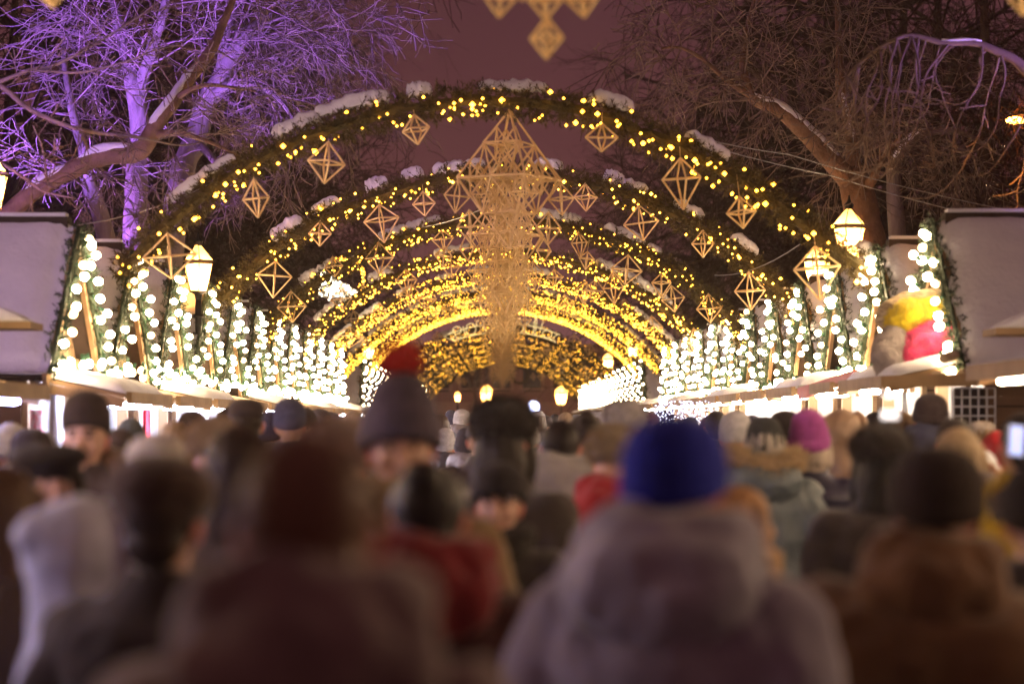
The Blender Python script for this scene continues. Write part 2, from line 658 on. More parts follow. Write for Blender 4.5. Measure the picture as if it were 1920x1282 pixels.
def cell_list(rnd):
    mids, smls = [], []
    for v in DIRS:
        c = Vector((v.x * A0 / 2, v.y * A0 / 2, v.z * HU0 / 2))
        mids.append(c)
        for w in DIRS:
            if rnd.random() < (.72 if v.z > .5 else .42 if abs(v.z) < .5 else .25) or w.z > .5: continue
            smls.append(c + Vector((w.x * A0 / 4, w.y * A0 / 4, w.z * HU0 / 4)))
    # little octahedra dangling below the four corners and inside
    for k in range(4):
        v = DIRS[2 + k]
        smls.append(Vector((v.x * A0, v.y * A0, -.16)))
        smls.append(Vector((v.x * A0 * .75, v.y * A0 * .75, -.42)))
    smls.append(Vector((0, 0, .02)))
    return mids, smls


mb = MB()
rnd = random.Random(3)
mids, smls = cell_list(rnd)
octa_straws(mb, (0, 0, 0), A0, HU0, HL0, 0, .010, n=4)
for c in mids: octa_straws(mb, c, A0 / 2, HU0 / 2, HL0 / 2, 0, .010, n=3)
for c in smls:
    if rnd.random() < .7: octa_straws(mb, c, A0 / 4, HU0 / 4, HL0 / 4, rnd.uniform(-.3, .3), .0065, n=3)
ME_FARCH = mb.mesh('straw_chandelier', M_STRAW)

for i, (ar, d, skew) in enumerate(ARCHES):
    rnd = random.Random(90 + i)
    loc = Vector((at(955 if i else 1022, 0, d).x if i < 2 else at(948 if i < 5 else 942, 0, d).x, d - .05, 4.40 - HU0))
    if i == 0:
        root = empty('straw_chandelier', at(1020, -40, d))
        for px, py, w, h in ((1025, 72, 62, 76), (1022, 0, 64, 74), (938, -4, 58, 72), (1092, -2, 60, 70), (980, -34, 60, 72), (1060, -36, 60, 72), (1018, -75, 110, 100)):
            o = place('straw_octahedron', straw_mesh(w / 2 / FPX * d, h / 2 / FPX * d, h / 2 / FPX * d, rnd.uniform(-.5, .5), .0075, .0), root, at(px, py, d) - root.location, (rnd.uniform(-.1, .1), rnd.uniform(-.1, .1), 0))
    elif i < 5:
        root = empty('straw_chandelier', loc, rnd.uniform(.25, .6))
        place('straw_octahedron', ME_MAIN, root)
        mids, smls = cell_list(rnd)
        for c in mids: place('straw_octahedron', ME_MID, root, c, (rnd.uniform(-.05, .05), rnd.uniform(-.05, .05), 0))
        for c in smls: place('straw_octahedron', ME_SML, root, c, (rnd.uniform(-.12, .12), rnd.uniform(-.12, .12), rnd.uniform(-.5, .5)))
    else:
        root = place('straw_chandelier', ME_FARCH, None, loc, (0, 0, rnd.uniform(0, 1.5)))
    lb = ('blurred straw chandelier dipping in from the top edge near the camera' if i == 0 else
          'large straw chandelier hung from the nearest garland arch' if i == 1 else
          'straw chandelier hung from the %s garland arch from the front' % ORD[i - 1] if i < 8 else
          'small distant straw chandelier under the %s arch beyond the gap' % ORD[i - 8])
    tag(root, lb, 'straw chandelier', 'straw chandeliers along the middle of the lane')

ORN = {
    0: [(97, -26, 70, 78), (1914, -14, 56, 70)],
    1: [(480, 372, 50, 72), (612, 305, 70, 78), (780, 243, 54, 56), (1128, 258, 62, 52), (1278, 335, 74, 96), (1390, 398, 56, 60), (1532, 502, 86, 100), (318, 480, 100, 84)],
    2: [(515, 517, 64, 68), (600, 438, 42, 46), (715, 412, 66, 72), (795, 382, 42, 46), (1098, 370, 46, 52), (1202, 418, 66, 66), (1318, 457, 42, 50), (1406, 545, 58, 72), (232, 610, 60, 70), (1545, 650, 70, 60)],
    3: [(547, 575, 56, 58), (626, 500, 34, 38), (711, 484, 56, 60), (830, 448, 40, 40), (832, 480, 32, 40), (1086, 455, 32, 50), (1100, 485, 28, 34), (1175, 506, 58, 56), (1330, 578, 50, 54), (1240, 530, 36, 44)],
    4: [(640, 560, 40, 44), (762, 525, 40, 50), (770, 555, 44, 44), (846, 500, 34, 36), (1040, 520, 32, 30), (1096, 545, 36, 40), (1150, 540, 40, 60), (1262, 560, 44, 50), (1300, 640, 46, 50)],
    5: [(655, 632, 60, 40), (712, 582, 26, 36), (800, 560, 40, 40), (1060, 570, 36, 36), (1115, 545, 40, 44), (1225, 615, 36, 46), (1290, 690, 40, 46)],
    6: [(664, 600, 40, 44), (720, 612, 30, 34), (840, 580, 30, 30), (1020, 590, 30, 30), (1170, 575, 34, 36), (1215, 650, 34, 36)],
    7: [(640, 680, 32, 34), (700, 655, 36, 38), (760, 615, 28, 30), (1130, 600, 30, 30), (1225, 690, 44, 46), (1190, 650, 28, 30)],
    8: [(782, 640, 24, 26), (820, 632, 20, 22), (985, 655, 24, 28), (1028, 657, 24, 28), (1076, 640, 26, 28), (1105, 655, 20, 22)],
    9: [(800, 668, 22, 24), (850, 655, 20, 22), (1020, 655, 22, 24), (1060, 665, 24, 26), (1098, 700, 26, 30), (1118, 700, 24, 28)],
    10: [(822, 690, 20, 22), (872, 665, 18, 20), (1010, 668, 18, 20), (1050, 690, 20, 22)],
    11: [(845, 700, 18, 20), (885, 680, 16, 18), (1000, 682, 16, 18), (1035, 702, 18, 20)],
    12: [(860, 712, 14, 16), (1015, 705, 14, 16), (885, 695, 12, 14)],
    13: [(870, 715, 12, 14), (1000, 706, 12, 14)],
}
for i, lst in ORN.items():
    d = ARCH_D[i]
    lst = sorted(lst)
    for q, (px, py, w, h) in enumerate(lst):
        c = at(px, py, d - .12)
        a = w / 2 / FPX * d
        hh = h / 2 / FPX * d
        yaw = R.uniform(-.35, .35)
        t = max(-1, min(1, c.x / HALF))
        zt = arch_pt(t).z
        th = max(.02, min(.5, zt - c.z - hh)) if i < 7 else .02
        sk = R.random()
        me = straw_mesh(a, hh * (1.0 if sk > .3 else .8), hh * (1.0 if sk > .3 else 1.2), yaw, .0095 if i < 8 else .010, th)
        o = place('straw_ornament', me, None, c, (R.uniform(-.12, .12), R.uniform(-.14, .14), 0))
        if i == 0:
            lb = ['blurred straw octahedron at the top left corner', 'blurred straw octahedron at the top right corner'][q]
        elif i == 1:
            lb = 'straw octahedron hung %s from the left on the nearest garland arch' % ORD[q]
        elif i < 8:
            lb = 'straw octahedron hung %s from the left on the %s garland arch from the front' % (ORD[q], ORD[i - 1])
        else:
            lb = 'tiny straw octahedron, %s from the left on the %s arch beyond the gap' % (ORD[q], ORD[i - 8])
        tag(o, lb, 'straw ornament', 'straw octahedra hanging from the arches')

# ------------------------------------------------------------------ market stalls
HWID, EAVE, RIDGE, DEPTH = 1.10, 2.12, 3.16, 2.4   # local: x away from the lane, y along it
FRX = -.14                                             # roof overhang towards the lane


def snow_slope(seed, near_side):
    """snow lying on one roof slope, lumpy front edge"""
    rnd = random.Random(seed)
    nx, ns = 26, 22
    sgn = -1 if near_side else 1
    slope = Vector((0, sgn * (HWID + .12), EAVE - RIDGE - .1))
    nrm = Vector((0, sgn * (RIDGE - EAVE), HWID)).normalized()
    vs, fs = [], []
    for lay in (0, 1):
        for i in range(nx + 1):
            for j in range(ns + 1):
                u, v = i / nx, j / ns
                edge = .06 * noise.noise((v * 5, seed, 2)) + .03 * noise.noise((v * 17, seed, 8))
                x = (FRX - .03 + edge) * (1 - u) + (DEPTH + .1) * u
                p = Vector((x, 0, RIDGE + .02)) + slope * (v * (1.0 + .02 * noise.noise((u * 6, seed, 4))))
                e = min(u * nx / 2, (1 - u) * nx / 2, v * ns / 1.5 + .3, (1 - v) * ns / 1.5)
                e = max(0.0, min(1.0, e)) ** .5
                th = .02 + (.10 + .035 * noise.noise((x * 2, v * 3, seed)) + .015 * noise.noise((x * 7, v * 9, seed))) * e
                vs.append(p + nrm * (th if lay == 0 else .004))
    K = (nx + 1) * (ns + 1)
    for i in range(nx):
        for j in range(ns):
            a = i * (ns + 1) + j
            q = (a, a + 1, a + ns + 2, a + ns + 1)
            fs.append(q if near_side else q[::-1])
            q2 = tuple(K + z for z in (a, a + ns + 1, a + ns + 2, a + 1))
            fs.append(q2 if near_side else q2[::-1])
    per = [i * (ns + 1) for i in range(nx + 1)] + [nx * (ns + 1) + j for j in range(1, ns + 1)] + [i * (ns + 1) + ns for i in range(nx - 1, -1, -1)] + [j for j in range(ns - 1, 0, -1)]
    for a, b in zip(per, per[1:] + per[:1]):
        fs.append((a, b, K + b, K + a))
    mb = MB()
    mb.add(vs, fs)
    return mb.mesh('snow', M_SNOW, True)


def rake_path(sgn, n=14, x=FRX - .05, out=.03):
    top, bot = Vector((x, 0, RIDGE + out)), Vector((x, sgn * (HWID + .10), EAVE - .10 + out))
    return [top.lerp(bot, i / n) for i in range(n + 1)]


bm_ = MB()
bm_.ell((0, 0, 0), (.031, .031, .034), 0, 12, 8)
bm_.tube([(0, 0, .035), (0, 0, .085)], [.017, .015], 7, 1)
ME_BULB = bm_.mesh('bulb', [G_BULB, M_CABLE], True)
ME_BULB2 = bm_.mesh('bulb', [G_BULB2, M_CABLE], True)


def bulb_spots(sgn, seed, n=11):
    rnd = random.Random(seed)
    P = rake_path(sgn, 40, FRX - .09, -.02)
    out = []
    for k in range(n):
        u = (k + .5 + rnd.uniform(-.22, .22)) / n
        p = P[int(u * 40)] + Vector((-rnd.uniform(.01, .05) - .035 * (k % 2), rnd.uniform(-.03, .03), rnd.uniform(-.02, .02)))
        out.append((p, (rnd.uniform(-.6, .6), pi / 2 + rnd.uniform(-.6, .6), rnd.uniform(-.5, .5))))
    return out


def eave_spots(seed, n=8):
    rnd = random.Random(seed)
    out = []
    for k in range(n):
        y = -HWID + .1 + (2 * HWID - .2) * (k + rnd.uniform(.2, .8)) / n
        out.append((Vector((-.20 + rnd.uniform(-.06, .03), y, EAVE + .03 - .05 * math.sin((k / n) * pi) + rnd.uniform(-.04, .05))), (rnd.uniform(-.5, .5), rnd.uniform(-.5, .5), 0)))
    return out


def cable_mesh(pts, extra=None, br=1.0):
    mb = MB()
    mb.tube(pts, .006, 5, 1)
    if extra:
        for p, rot in extra:
            M = Euler(rot).to_matrix()
            q = MB()
            q.ell((0, 0, 0), (.031 * br, .031 * br, .034 * br), 0, 8, 6)
            q.tube([(0, 0, .035), (0, 0, .085)], [.017, .015], 5, 1)
            mb.v_off = len(mb.v)
            b = len(mb.v)
            mb.v.extend(tuple(M @ Vector(v) + p) for v in q.v)
            mb.f.extend(tuple(b + i for i in f) for f in q.f)
            mb.m.extend(q.m)
    return mb.mesh('light_string', [G_BULB, M_CABLE], True)


# shared stall meshes -------------------------------------------------
def stall_meshes(warm):
    D = {}
    AW = EAVE + (.01 if warm else -.10)
    w = MB()
    for q in (-1, 1):
        w.box((DEPTH / 2, q * (HWID - .085), 1.45), (DEPTH - .16, .02, 1.2))
    w.box((DEPTH - .06, 0, 1.45), (.02, 2 * HWID - .24, 1.2))
    D['lining'] = w.mesh('lining', M_LIN)  # pale lining added so the stall interior reflects more tube light
    t = MB()
    t.tube([(.75, -HWID + .25, EAVE - .12), (.75, HWID - .25, EAVE - .12)], .02, 8)
    D['tube2'] = t.mesh('tube_lamp', G_TUBEW if warm else G_TUBE, True)
    w = MB()
    w.box((DEPTH - .02, 0, EAVE / 2), (.04, 2 * HWID - .1, EAVE))
    for s in (-1, 1):
        w.box((DEPTH / 2, s * (HWID - .05), EAVE / 2), (DEPTH - .08, .04, EAVE))
    w.box((.02, 0, .5), (.04, 2 * HWID - .14, 1.0))
    D['wall'] = w.mesh('wall', M_WOODH)
    c = MB()
    c.box((-.05, 0, 1.03), (.5, 2 * HWID - .06, .05))
    D['counter'] = c.mesh('counter', M_BEAM)
    c = MB()
    c.box((0, 0, (EAVE + .06) / 2), (.09, .09, EAVE + .06))
    D['post'] = c.mesh('post', M_BEAM)
    gm = MB()
    y0, z0 = HWID - .04, EAVE + .07
    gm.add([(0, -y0, z0), (0, y0, z0), (0, 0, RIDGE - .05), (.04, -y0, z0), (.04, y0, z0), (.04, 0, RIDGE - .05)],
           [(0, 2, 1), (3, 4, 5), (0, 1, 4, 3), (1, 2, 5, 4), (2, 0, 3, 5)])
    D['gable'] = gm.mesh('gable', M_WOOD)
    gm = MB()
    for zz in (EAVE + .04, EAVE + .48):
        ww = (RIDGE - zz) / (RIDGE - EAVE) * HWID * 2
        gm.box((-.028, 0, zz), (.05, ww - .06, .07))
    gm.box((-.025, 0, (EAVE + RIDGE) / 2 - .04), (.04, .07, RIDGE - EAVE - .25))
    D['gable_frame'] = gm.mesh('gable_frame', M_BEAM)
    for nm, s in (('roof', -1), ('roof2', 1)):
        r = MB()
        top, bot = Vector((0, 0, RIDGE)), Vector((0, s * (HWID + .1), EAVE - .1))
        nv = Vector((0, s * (RIDGE - EAVE), HWID)).normalized() * .035
        x0, x1 = FRX, DEPTH + .1
        a = [Vector((x0, 0, 0)), Vector((x1, 0, 0))]
        vs = [a[0] + top, a[1] + top, a[1] + bot, a[0] + bot]
        vs += [p - nv for p in vs]
        fs = [(0, 1, 2, 3), (7, 6, 5, 4), (0, 4, 5, 1), (1, 5, 6, 2), (2, 6, 7, 3), (3, 7, 4, 0)]
        r.add(vs, fs)
        D[nm] = r.mesh('roof', M_DARKW)
    r = MB()
    r.box((DEPTH / 2 - .02, 0, RIDGE + .085), (DEPTH + .2, .16, .05))
    r.box((DEPTH / 2 - .02, -.075, RIDGE + .035), (DEPTH + .2, .025, .12))
    r.box((DEPTH / 2 - .02, .075, RIDGE + .035), (DEPTH + .2, .025, .12))
    D['ridge'] = r.mesh('ridge_board', M_DARKW)
    r = MB()
    r.box((DEPTH / 2 - .02, 0, RIDGE + .125), (DEPTH + .16, .13, .03))
    D['ridge_snow'] = r.mesh('snow', M_SNOW)
    for nm, s in (('rake', -1), ('rake2', 1)):
        r = MB()
        r.beam((FRX - .02, 0, RIDGE - .03), (FRX - .02, s * (HWID + .10), EAVE - .14), .035, .13)
        D[nm] = r.mesh('rake_board', M_BEAM)
    a = MB()
    # lifted shutter: boards sloping down a little towards the lane
    a.beam((-.02, 0, AW), (-.72, 0, AW - .14), 2 * HWID - .05, .03)
    a.beam((-.745, -HWID + .02, AW - .15), (-.745, HWID - .02, AW - .15), .04, .09)
    for s in (-1, 1):
        a.beam((-.02, s * (HWID - .04), AW - .055), (-.70, s * (HWID - .04), AW - .19), .05, .07)
    D['awning'] = a.mesh('awning', M_BEAM)
    D['tube'] = None
    t = MB()
    t.tube([(-.60, -HWID + .2, AW - .20), (-.60, HWID - .2, AW - .20)], .022, 8)
    D['tube'] = t.mesh('tube_lamp', G_TUBEW if warm else G_TUBE, True)
    t = MB()
    for k in range(3):
        t.box((DEPTH - .3, 0, 1.05 + k * .38), (.35, 2 * HWID - .3, .03))
    D['shelf'] = t.mesh('shelf', M_BEAM)
    sn = MB()
    return D


def awning_snow(seed, AW):
    mb = MB()
    nx, ny = 10, 30
    vs, fs = [], []
    for lay in (0, 1):
        for i in range(nx + 1):
            for j in range(ny + 1):
                u, v = i / nx, j / ny
                x = -.06 - .66 * u + .03 * noise.noise((v * 8, seed, 0)) * u
                y = (-HWID + .04) + (2 * HWID - .08) * v
                z = AW - .14 * u + .02
                e = max(0, min(1, min(u * 6 + .3, (1 - u) * 6, v * 12, (1 - v) * 12))) ** .5
                if lay == 0: z += .01 + (.07 + .03 * noise.noise((x * 5, y * 4, seed))) * e
                vs.append((x, y, z))
    K = (nx + 1) * (ny + 1)
    for i in range(nx):
        for j in range(ny):
            a = i * (ny + 1) + j
            fs.append((a, a + ny + 1, a + ny + 2, a + 1))
            fs.append((K + a, K + a + 1, K + a + ny + 2, K + a + ny + 1))
    per = [i * (ny + 1) for i in range(nx + 1)] + [nx * (ny + 1) + j for j in range(1, ny + 1)] + [i * (ny + 1) + ny for i in range(nx - 1, -1, -1)] + [j for j in range(ny - 1, 0, -1)]
    for a, b in zip(per, per[1:] + per[:1]):
        fs.append((a, K + a, K + b, b))
    mb.add(vs, fs)
    return mb.mesh('snow', M_SNOW, True)


SM = {False: stall_meshes(False), True: stall_meshes(True)}
SNS = {(s, k): snow_slope(10 + k * 3 + s, s == 0) for s in (0, 1) for k in range(3)}
AWS = {(k, w): awning_snow(k, EAVE + (.01 if w else -.10)) for k in range(3) for w in (False, True)}
SG = {}
for s in (-1, 1):
    for lod, per in ((0, 230), (1, 110)):
        mb = MB()
        P = rake_path(s, 14)
        mb.tube(P, .022, 5)
        sprigs(mb, P, .075, per, random.Random(40 + s + lod), .06, 0, 8)
        SG[(s, lod)] = mb.mesh('fir_garland', M_FIRL)
CAB = {s: cable_mesh(rake_path(s, 14, FRX - .08, -.02)) for s in (-1, 1)}
CABF = {(s, v): cable_mesh(rake_path(s, 14, FRX - .08, -.02), bulb_spots(s, 70 + v * 2 + s, 11)) for s in (-1, 1) for v in range(2)}
CABD = {s: cable_mesh(rake_path(s, 14, FRX - .08, -.02), bulb_spots(s, 90 + s, 8), .62) for s in (-1, 1)}
ECAB = cable_mesh([(-.19, -HWID + 2 * HWID * i / 12, EAVE + .06 - .05 * math.sin(i / 12 * pi)) for i in range(13)])
ECABF = cable_mesh([(-.19, -HWID + 2 * HWID * i / 12, EAVE + .06 - .05 * math.sin(i / 12 * pi)) for i in range(13)], eave_spots(4, 8))


def stall(side, d, k, lod, label, awn=True, lit=True):
    D = SM[side > 0]
    root = empty('market_stall', (side * 3.45, d, 0), 0 if side > 0 else pi)
    place('wall', D['wall'], root)
    place('counter', D['counter'], root)
    for s in (-1, 1): place('post', D['post'], root, (.045, s * (HWID - .11), 0))
    place('gable', D['gable'], root)
    place('gable_frame', D['gable_frame'], root)
    for q, nm in enumerate(('roof', 'roof2')):
        rf = place('roof', D[nm], root)
        place('snow', SNS[(q, k % 3)], rf)
    rb = place('ridge_board', D['ridge'], root)
    place('snow', D['ridge_snow'], rb)
    place('rake_board', D['rake'], root)
    place('rake_board', D['rake2'], root)
    aw = place('awning', D['awning'], root)
    if k % 3 == 0 or k == 4: place('snow', AWS[(k % 3, side > 0)], aw)
    tb = place('tube_lamp', D['tube'], root)
    if k < 4 or lod == 2:
        tb.material_slots[0].link = 'OBJECT'
        tb.material_slots[0].material = G_TUBEF if lod == 2 else G_TUBEWN if side > 0 else G_TUBEN
    place('lining', D['lining'], root)
    if k >= 4 and lod < 2: place('tube_lamp', D['tube2'], root)
    place('shelf', D['shelf'], root)
    for s in (-1, 1):
        place('fir_garland', SG[(s, 0 if lod == 0 else 1)], root)
        if lod == 0:
            c = place('light_string', CAB[s], root)
            for p, r in bulb_spots(s, 300 + k * 7 + s + side * 50, 11):
                place('bulb', ME_BULB if R.random() < .82 else ME_BULB2, c, p, r)
        else:
            place('light_string', CABD[s] if lod == 2 else CABF[(s, k % 2)], root)
    if lod == 0:
        c = place('light_string', ECAB, root)
        for p, r in eave_spots(k + side, 8):
            place('bulb', ME_BULB if R.random() < .82 else ME_BULB2, c, p, r)
    elif lod == 1:
        place('light_string', ECABF, root)
    tag(root, label, 'market stall', 'snow roofed wooden stalls lining the lane')
    return root


D0, STEP = 18.6, 2.66
for side, sn in ((-1, 'left'), (1, 'right')):
    n = 0
    for k in [-5, -4, -3, -2] + list(range(0, 12)) + list(range(14, 31)):
        d = D0 + STEP * k + (.0 if side < 0 else -.35)
        if k >= 14: d += .3
        if k < 0:
            lb = 'wooden stall of the %s row beside the camera, %s before the frame begins' % (sn, ORD[-k - 1])
        elif k == 0:
            lb = ('nearest wooden stall on the left with lavender snow on its roof' if side < 0 else
                  'nearest wooden stall on the right with furs piled on its awning')
        elif k < 12:
            lb = 'snow roofed wooden stall outlined in bulbs, %s along the %s row' % (ORD[k], sn)
        else:
            lb = 'distant bulb lit stall, %s of the %s row after the gap' % (ORD[k - 14], sn)
        if k == -2 or k == -4: pass
        stall(side, d, k + 4, 0 if 0 <= k <= 5 else 1 if k < 14 else 2, lb)


# ------------------------------------------------------------------ trees


def smooth_path(P, sub=5, wob=.0, seed=0):
    out = []
    n = len(P)
    for i in range(n - 1):
        p0, p1, p2, p3 = P[max(i - 1, 0)], P[i], P[i + 1], P[min(i + 2, n - 1)]
        for k in range(sub):
            t = k / sub
            a = .5 * ((2 * p1[0]) + (p2[0] - p0[0]) * t + (2 * p0[0] - 5 * p1[0] + 4 * p2[0] - p3[0]) * t * t + (3 * p1[0] - p0[0] - 3 * p2[0] + p3[0]) * t ** 3)
            r = p1[1] + (p2[1] - p1[1]) * t
            if wob:
                a = a + Vector((noise.noise((i + t, seed, 0)), noise.noise((i + t, seed, 9)), noise.noise((i + t, seed, 4)))) * wob
            out.append((a, r))
    out.append(P[-1])
    return out


def limb(mb, tr, n=9, wob=.03, seed=0):
    P = [(at(px, py, d), w / 2 / FPX * d) for px, py, d, w in tr]
    Q = smooth_path(P, 5, wob, seed)
    rad = [r * (1 + .12 * noise.noise((i * .6, seed, 3))) for i, (p, r) in enumerate(Q)]
    mb.tube([p for p, r in Q], rad, n)
    return Q


MINR = .0055


def grow(mb, p, d, L, r, lvl, rnd, droop=.25, spread=.7, counts=(0, 5, 6, 6, 6), curl=.35):
    n = 5 if lvl else 4
    pts, dd = [p], d.copy()
    ph = Vector((rnd.uniform(-1, 1), rnd.uniform(-1, 1), rnd.uniform(-1, 1)))
    for i in range(n):
        dd = dd + ph * (curl * .3) + Vector((rnd.uniform(-1, 1), rnd.uniform(-1, 1), rnd.uniform(-1, 1))) * (.16 + .05 * curl)
        dd.z -= droop / n * (1.6 if lvl < 2 else 1)
        if i == n - 2 and lvl < 2: dd.z += droop * .9
        dd.normalize()
        pts.append(pts[-1] + dd * (L / n))
    rad = [max(MINR, r * (1 - .65 * i / n)) for i in range(n + 1)]
    mb.tube(pts, rad, 5 if lvl >= 2 else 3, cap=False)
    if lvl > 0:
        c = counts[min(lvl, len(counts) - 1)]
        for k in range(c):
            t = rnd.uniform(.18, 1.0) * n
            i = min(int(t), n - 1)
            q = pts[i].lerp(pts[i + 1], t - i)
            base = (pts[i + 1] - pts[i]).normalized()
            o = base.orthogonal().normalized()
            o = Matrix.Rotation(rnd.uniform(0, 2 * pi), 3, base) @ o
            nd = (base * rnd.uniform(.5, 1.0) + o * spread * rnd.uniform(.6, 1.3)).normalized()
            grow(mb, q, nd, L * rnd.uniform(.42, .68), max(MINR, rad[i] * rnd.uniform(.45, .62)), lvl - 1, rnd, droop, spread, counts, curl)


def sprout(mb, Q, n, L, lvl, rnd, bias=Vector((0, 0, 0)), droop=.3, t0=.25, counts=(0, 5, 6, 6, 6), rr=.45, rmax=.03):
    for k in range(n):
        i = int(rnd.uniform(t0, .98) * (len(Q) - 1))
        p, r = Q[i]
        base = (Q[i + 1][0] - p).normalized()
        o = Matrix.Rotation(rnd.uniform(0, 2 * pi), 3, base) @ base.orthogonal().normalized()
        d = (o + base * rnd.uniform(.1, .8) + bias).normalized()
        grow(mb, p, d, L * rnd.uniform(.6, 1.3), min(rmax, r * rr), lvl, rnd, droop, .75, counts)


def snow_on(mb, Q, i0, i1, seed, th=.03):
    """thin snow ridge along the top of a limb, one piece"""
    pts, rad = [], []
    for i in range(i0, i1):
        p, r = Q[i]
        q = p + Vector((0, -r * .42, r * (.74 + .1 * noise.noise((i * .7, seed, 0)))))
        pts.append(q)
        e = min(1, (i - i0) / 2 + .2, (i1 - 1 - i) / 2 + .2)
        rad.append(max(.012, r * .58 * e * (1 + .45 * noise.noise((i * .9, seed, 6)))))
    mb.tube(pts, rad, 8)


def tree_thing(name, trunk, crown, label, base, snow=None, tm=None, cm=None, group='bare winter trees behind the stalls'):
    root = empty(name, base)
    for mbx, nm, mt, sm in ((trunk, 'trunk', tm or M_BARK, True), (crown, 'crown', cm or M_TWIG, False)):
        mbx.v = [tuple(Vector(v) - Vector(base)) for v in mbx.v]
        place(nm, mbx.mesh(nm, mt, sm), root)
    for s in (snow or []):
        s.v = [tuple(Vector(v) - Vector(base)) for v in s.v]
        place('snow', s.mesh('snow', M_SNOW, True), root)
    tag(root, label, 'tree', group)
    return root


def ground_tail(tr):
    """carry a trunk traced in the photograph down to the ground"""
    px, py, d, w = tr[0]
    yg = VY + EYE / d * FPX
    return [(px + (px - tr[1][0]) * .2, yg + 10, d, w * 1.5), (px, (py + yg) / 2, d, w * 1.15)] + tr


# left, tall forked trunk
rnd = random.Random(11)
t, c = MB(), MB()
Q1 = limb(t, ground_tail([(250, 620, 30, 48), (252, 450, 30, 45), (256, 330, 30, 42), (262, 240, 30, 38), (250, 160, 30, 33), (235, 90, 30.3, 24), (215, 10, 30.5, 18), (205, -90, 31, 12)]), 10, .04, 1)
Q2 = limb(t, [(256, 215, 30, 30), (266, 150, 30, 26), (285, 90, 30, 23), (305, 30, 30, 20), (330, -70, 30, 13)], 9, .03, 2)
sprout(c, Q1, 9, 1.5, 2, rnd, Vector((0, -.3, .2)), .25, .5, rmax=.016)
sprout(c, Q2, 7, 1.4, 2, rnd, Vector((.2, -.2, .1)), .25, .3, rmax=.016)
tree_thing('bare_tree', t, c, 'bare forked tree with purple lit trunk, straight up behind the left stalls', (Q1[0][0].x, 30, 0))
# left, leaning trunk with the big spray of twigs
t, c = MB(), MB()
Q1 = limb(t, ground_tail([(300, 600, 31, 60), (330, 400, 31, 52), (345, 310, 31, 46), (375, 235, 31, 42), (400, 170, 31, 36), (432, 110, 31, 30), (480, 52, 31, 24), (560, 0, 31.5, 18), (640, -60, 32, 12)]), 10, .05, 3)
Q2 = limb(t, [(392, 190, 31, 24), (440, 158, 30.6, 18), (500, 170, 30.4, 12), (545, 215, 30.2, 8), (560, 250, 30, 5)], 7, .05, 4)
Q3 = limb(t, [(360, 265, 31, 20), (400, 300, 30.5, 14), (430, 320, 30.3, 9), (450, 335, 30.2, 6)], 7, .04, 5)
Q4 = limb(t, [(415, 140, 31, 22), (425, 60, 31, 18), (440, -10, 31, 15), (450, -90, 31, 10)], 7, .05, 8)
sprout(c, Q1, 22, 1.5, 3, rnd, Vector((.75, -.2, -.1)), .55, .5, (0, 3, 4, 5), rmax=.022)
sprout(c, Q2, 14, .9, 2, rnd, Vector((.5, -.2, -.5)), .6, .1, rmax=.014)
sprout(c, Q3, 9, .7, 2, rnd, Vector((.4, -.2, -.2)), .5, .1, rmax=.012)
sprout(c, Q4, 10, 1.2, 2, rnd, Vector((.6, -.2, -.1)), .4, .2, rmax=.016)
tree_thing('bare_tree', t, c, 'leaning purple lit tree with a dense spray of drooping twigs, left of the arches', (Q1[0][0].x, 31, 0))
# left, slim trunk
t, c = MB(), MB()
Q1 = limb(t, ground_tail([(222, 620, 29, 42), (205, 470, 29, 36), (182, 385, 29, 32), (160, 310, 29, 25), (142, 235, 29.3, 18), (125, 150, 29.5, 13), (118, 60, 30, 9)]), 9, .04, 6)
sprout(c, Q1, 12, 1.1, 2, rnd, Vector((-.2, -.2, .2)), .3, .5, rmax=.012)
tree_thing('bare_tree', t, c, 'slim bent tree with purple lit trunk, leftmost of the three behind the stalls', (Q1[0][0].x, 29, 0))
# left, nearer snowy limb lit orange
t, c, s1, s2 = MB(), MB(), MB(), MB()
Q1 = limb(t, [(-190, 1120, 24, 70), (-150, 800, 24, 62), (-110, 600, 24, 54), (-40, 460, 24, 42), (30, 388, 24, 34), (100, 338, 24, 31), (180, 297, 24, 36), (262, 283, 24, 36), (298, 225, 24, 30), (342, 165, 24.3, 26), (385, 110, 24.6, 22), (412, 60, 25, 17), (436, 0, 25.2, 13), (452, -70, 25.5, 9)], 10, .03, 7)
Q2 = limb(t, [(290, 252, 24, 18), (340, 250, 23.8, 11), (395, 268, 23.6, 7), (445, 292, 23.5, 4)], 7, .02, 8)
Q3 = limb(t, [(320, 190, 24.2, 14), (365, 165, 24, 9), (420, 162, 24, 6), (480, 172, 24, 4)], 7, .02, 9)
n = len(Q1)
snow_on(s1, Q1, 21, 28, 1)
snow_on(s2, Q1, 28, 35, 2)
s3 = MB()
snow_on(s3, Q1, 37, 49, 3)
sprout(c, Q1, 14, .75, 2, rnd, Vector((.1, -.3, -.3)), .4, .35, (0, 4, 5), rmax=.010)
sprout(c, Q2, 8, .6, 1, rnd, Vector((.3, 0, -.3)), .4, .1, (0, 5, 5), rmax=.008)
sprout(c, Q3, 8, .6, 1, rnd, Vector((.3, 0, -.2)), .4, .1, (0, 5, 5), rmax=.008)
tree_thing('bare_tree', t, c, 'bare tree with a snow lined limb lit orange, crossing in front of purple trunks', (Q1[0][0].x, 24, 0), [s1, s2, s3], surf('warm_bark', (.26, .16, .10), (.13, .08, .05), 5, .9, .8, 16, bdist=.03))
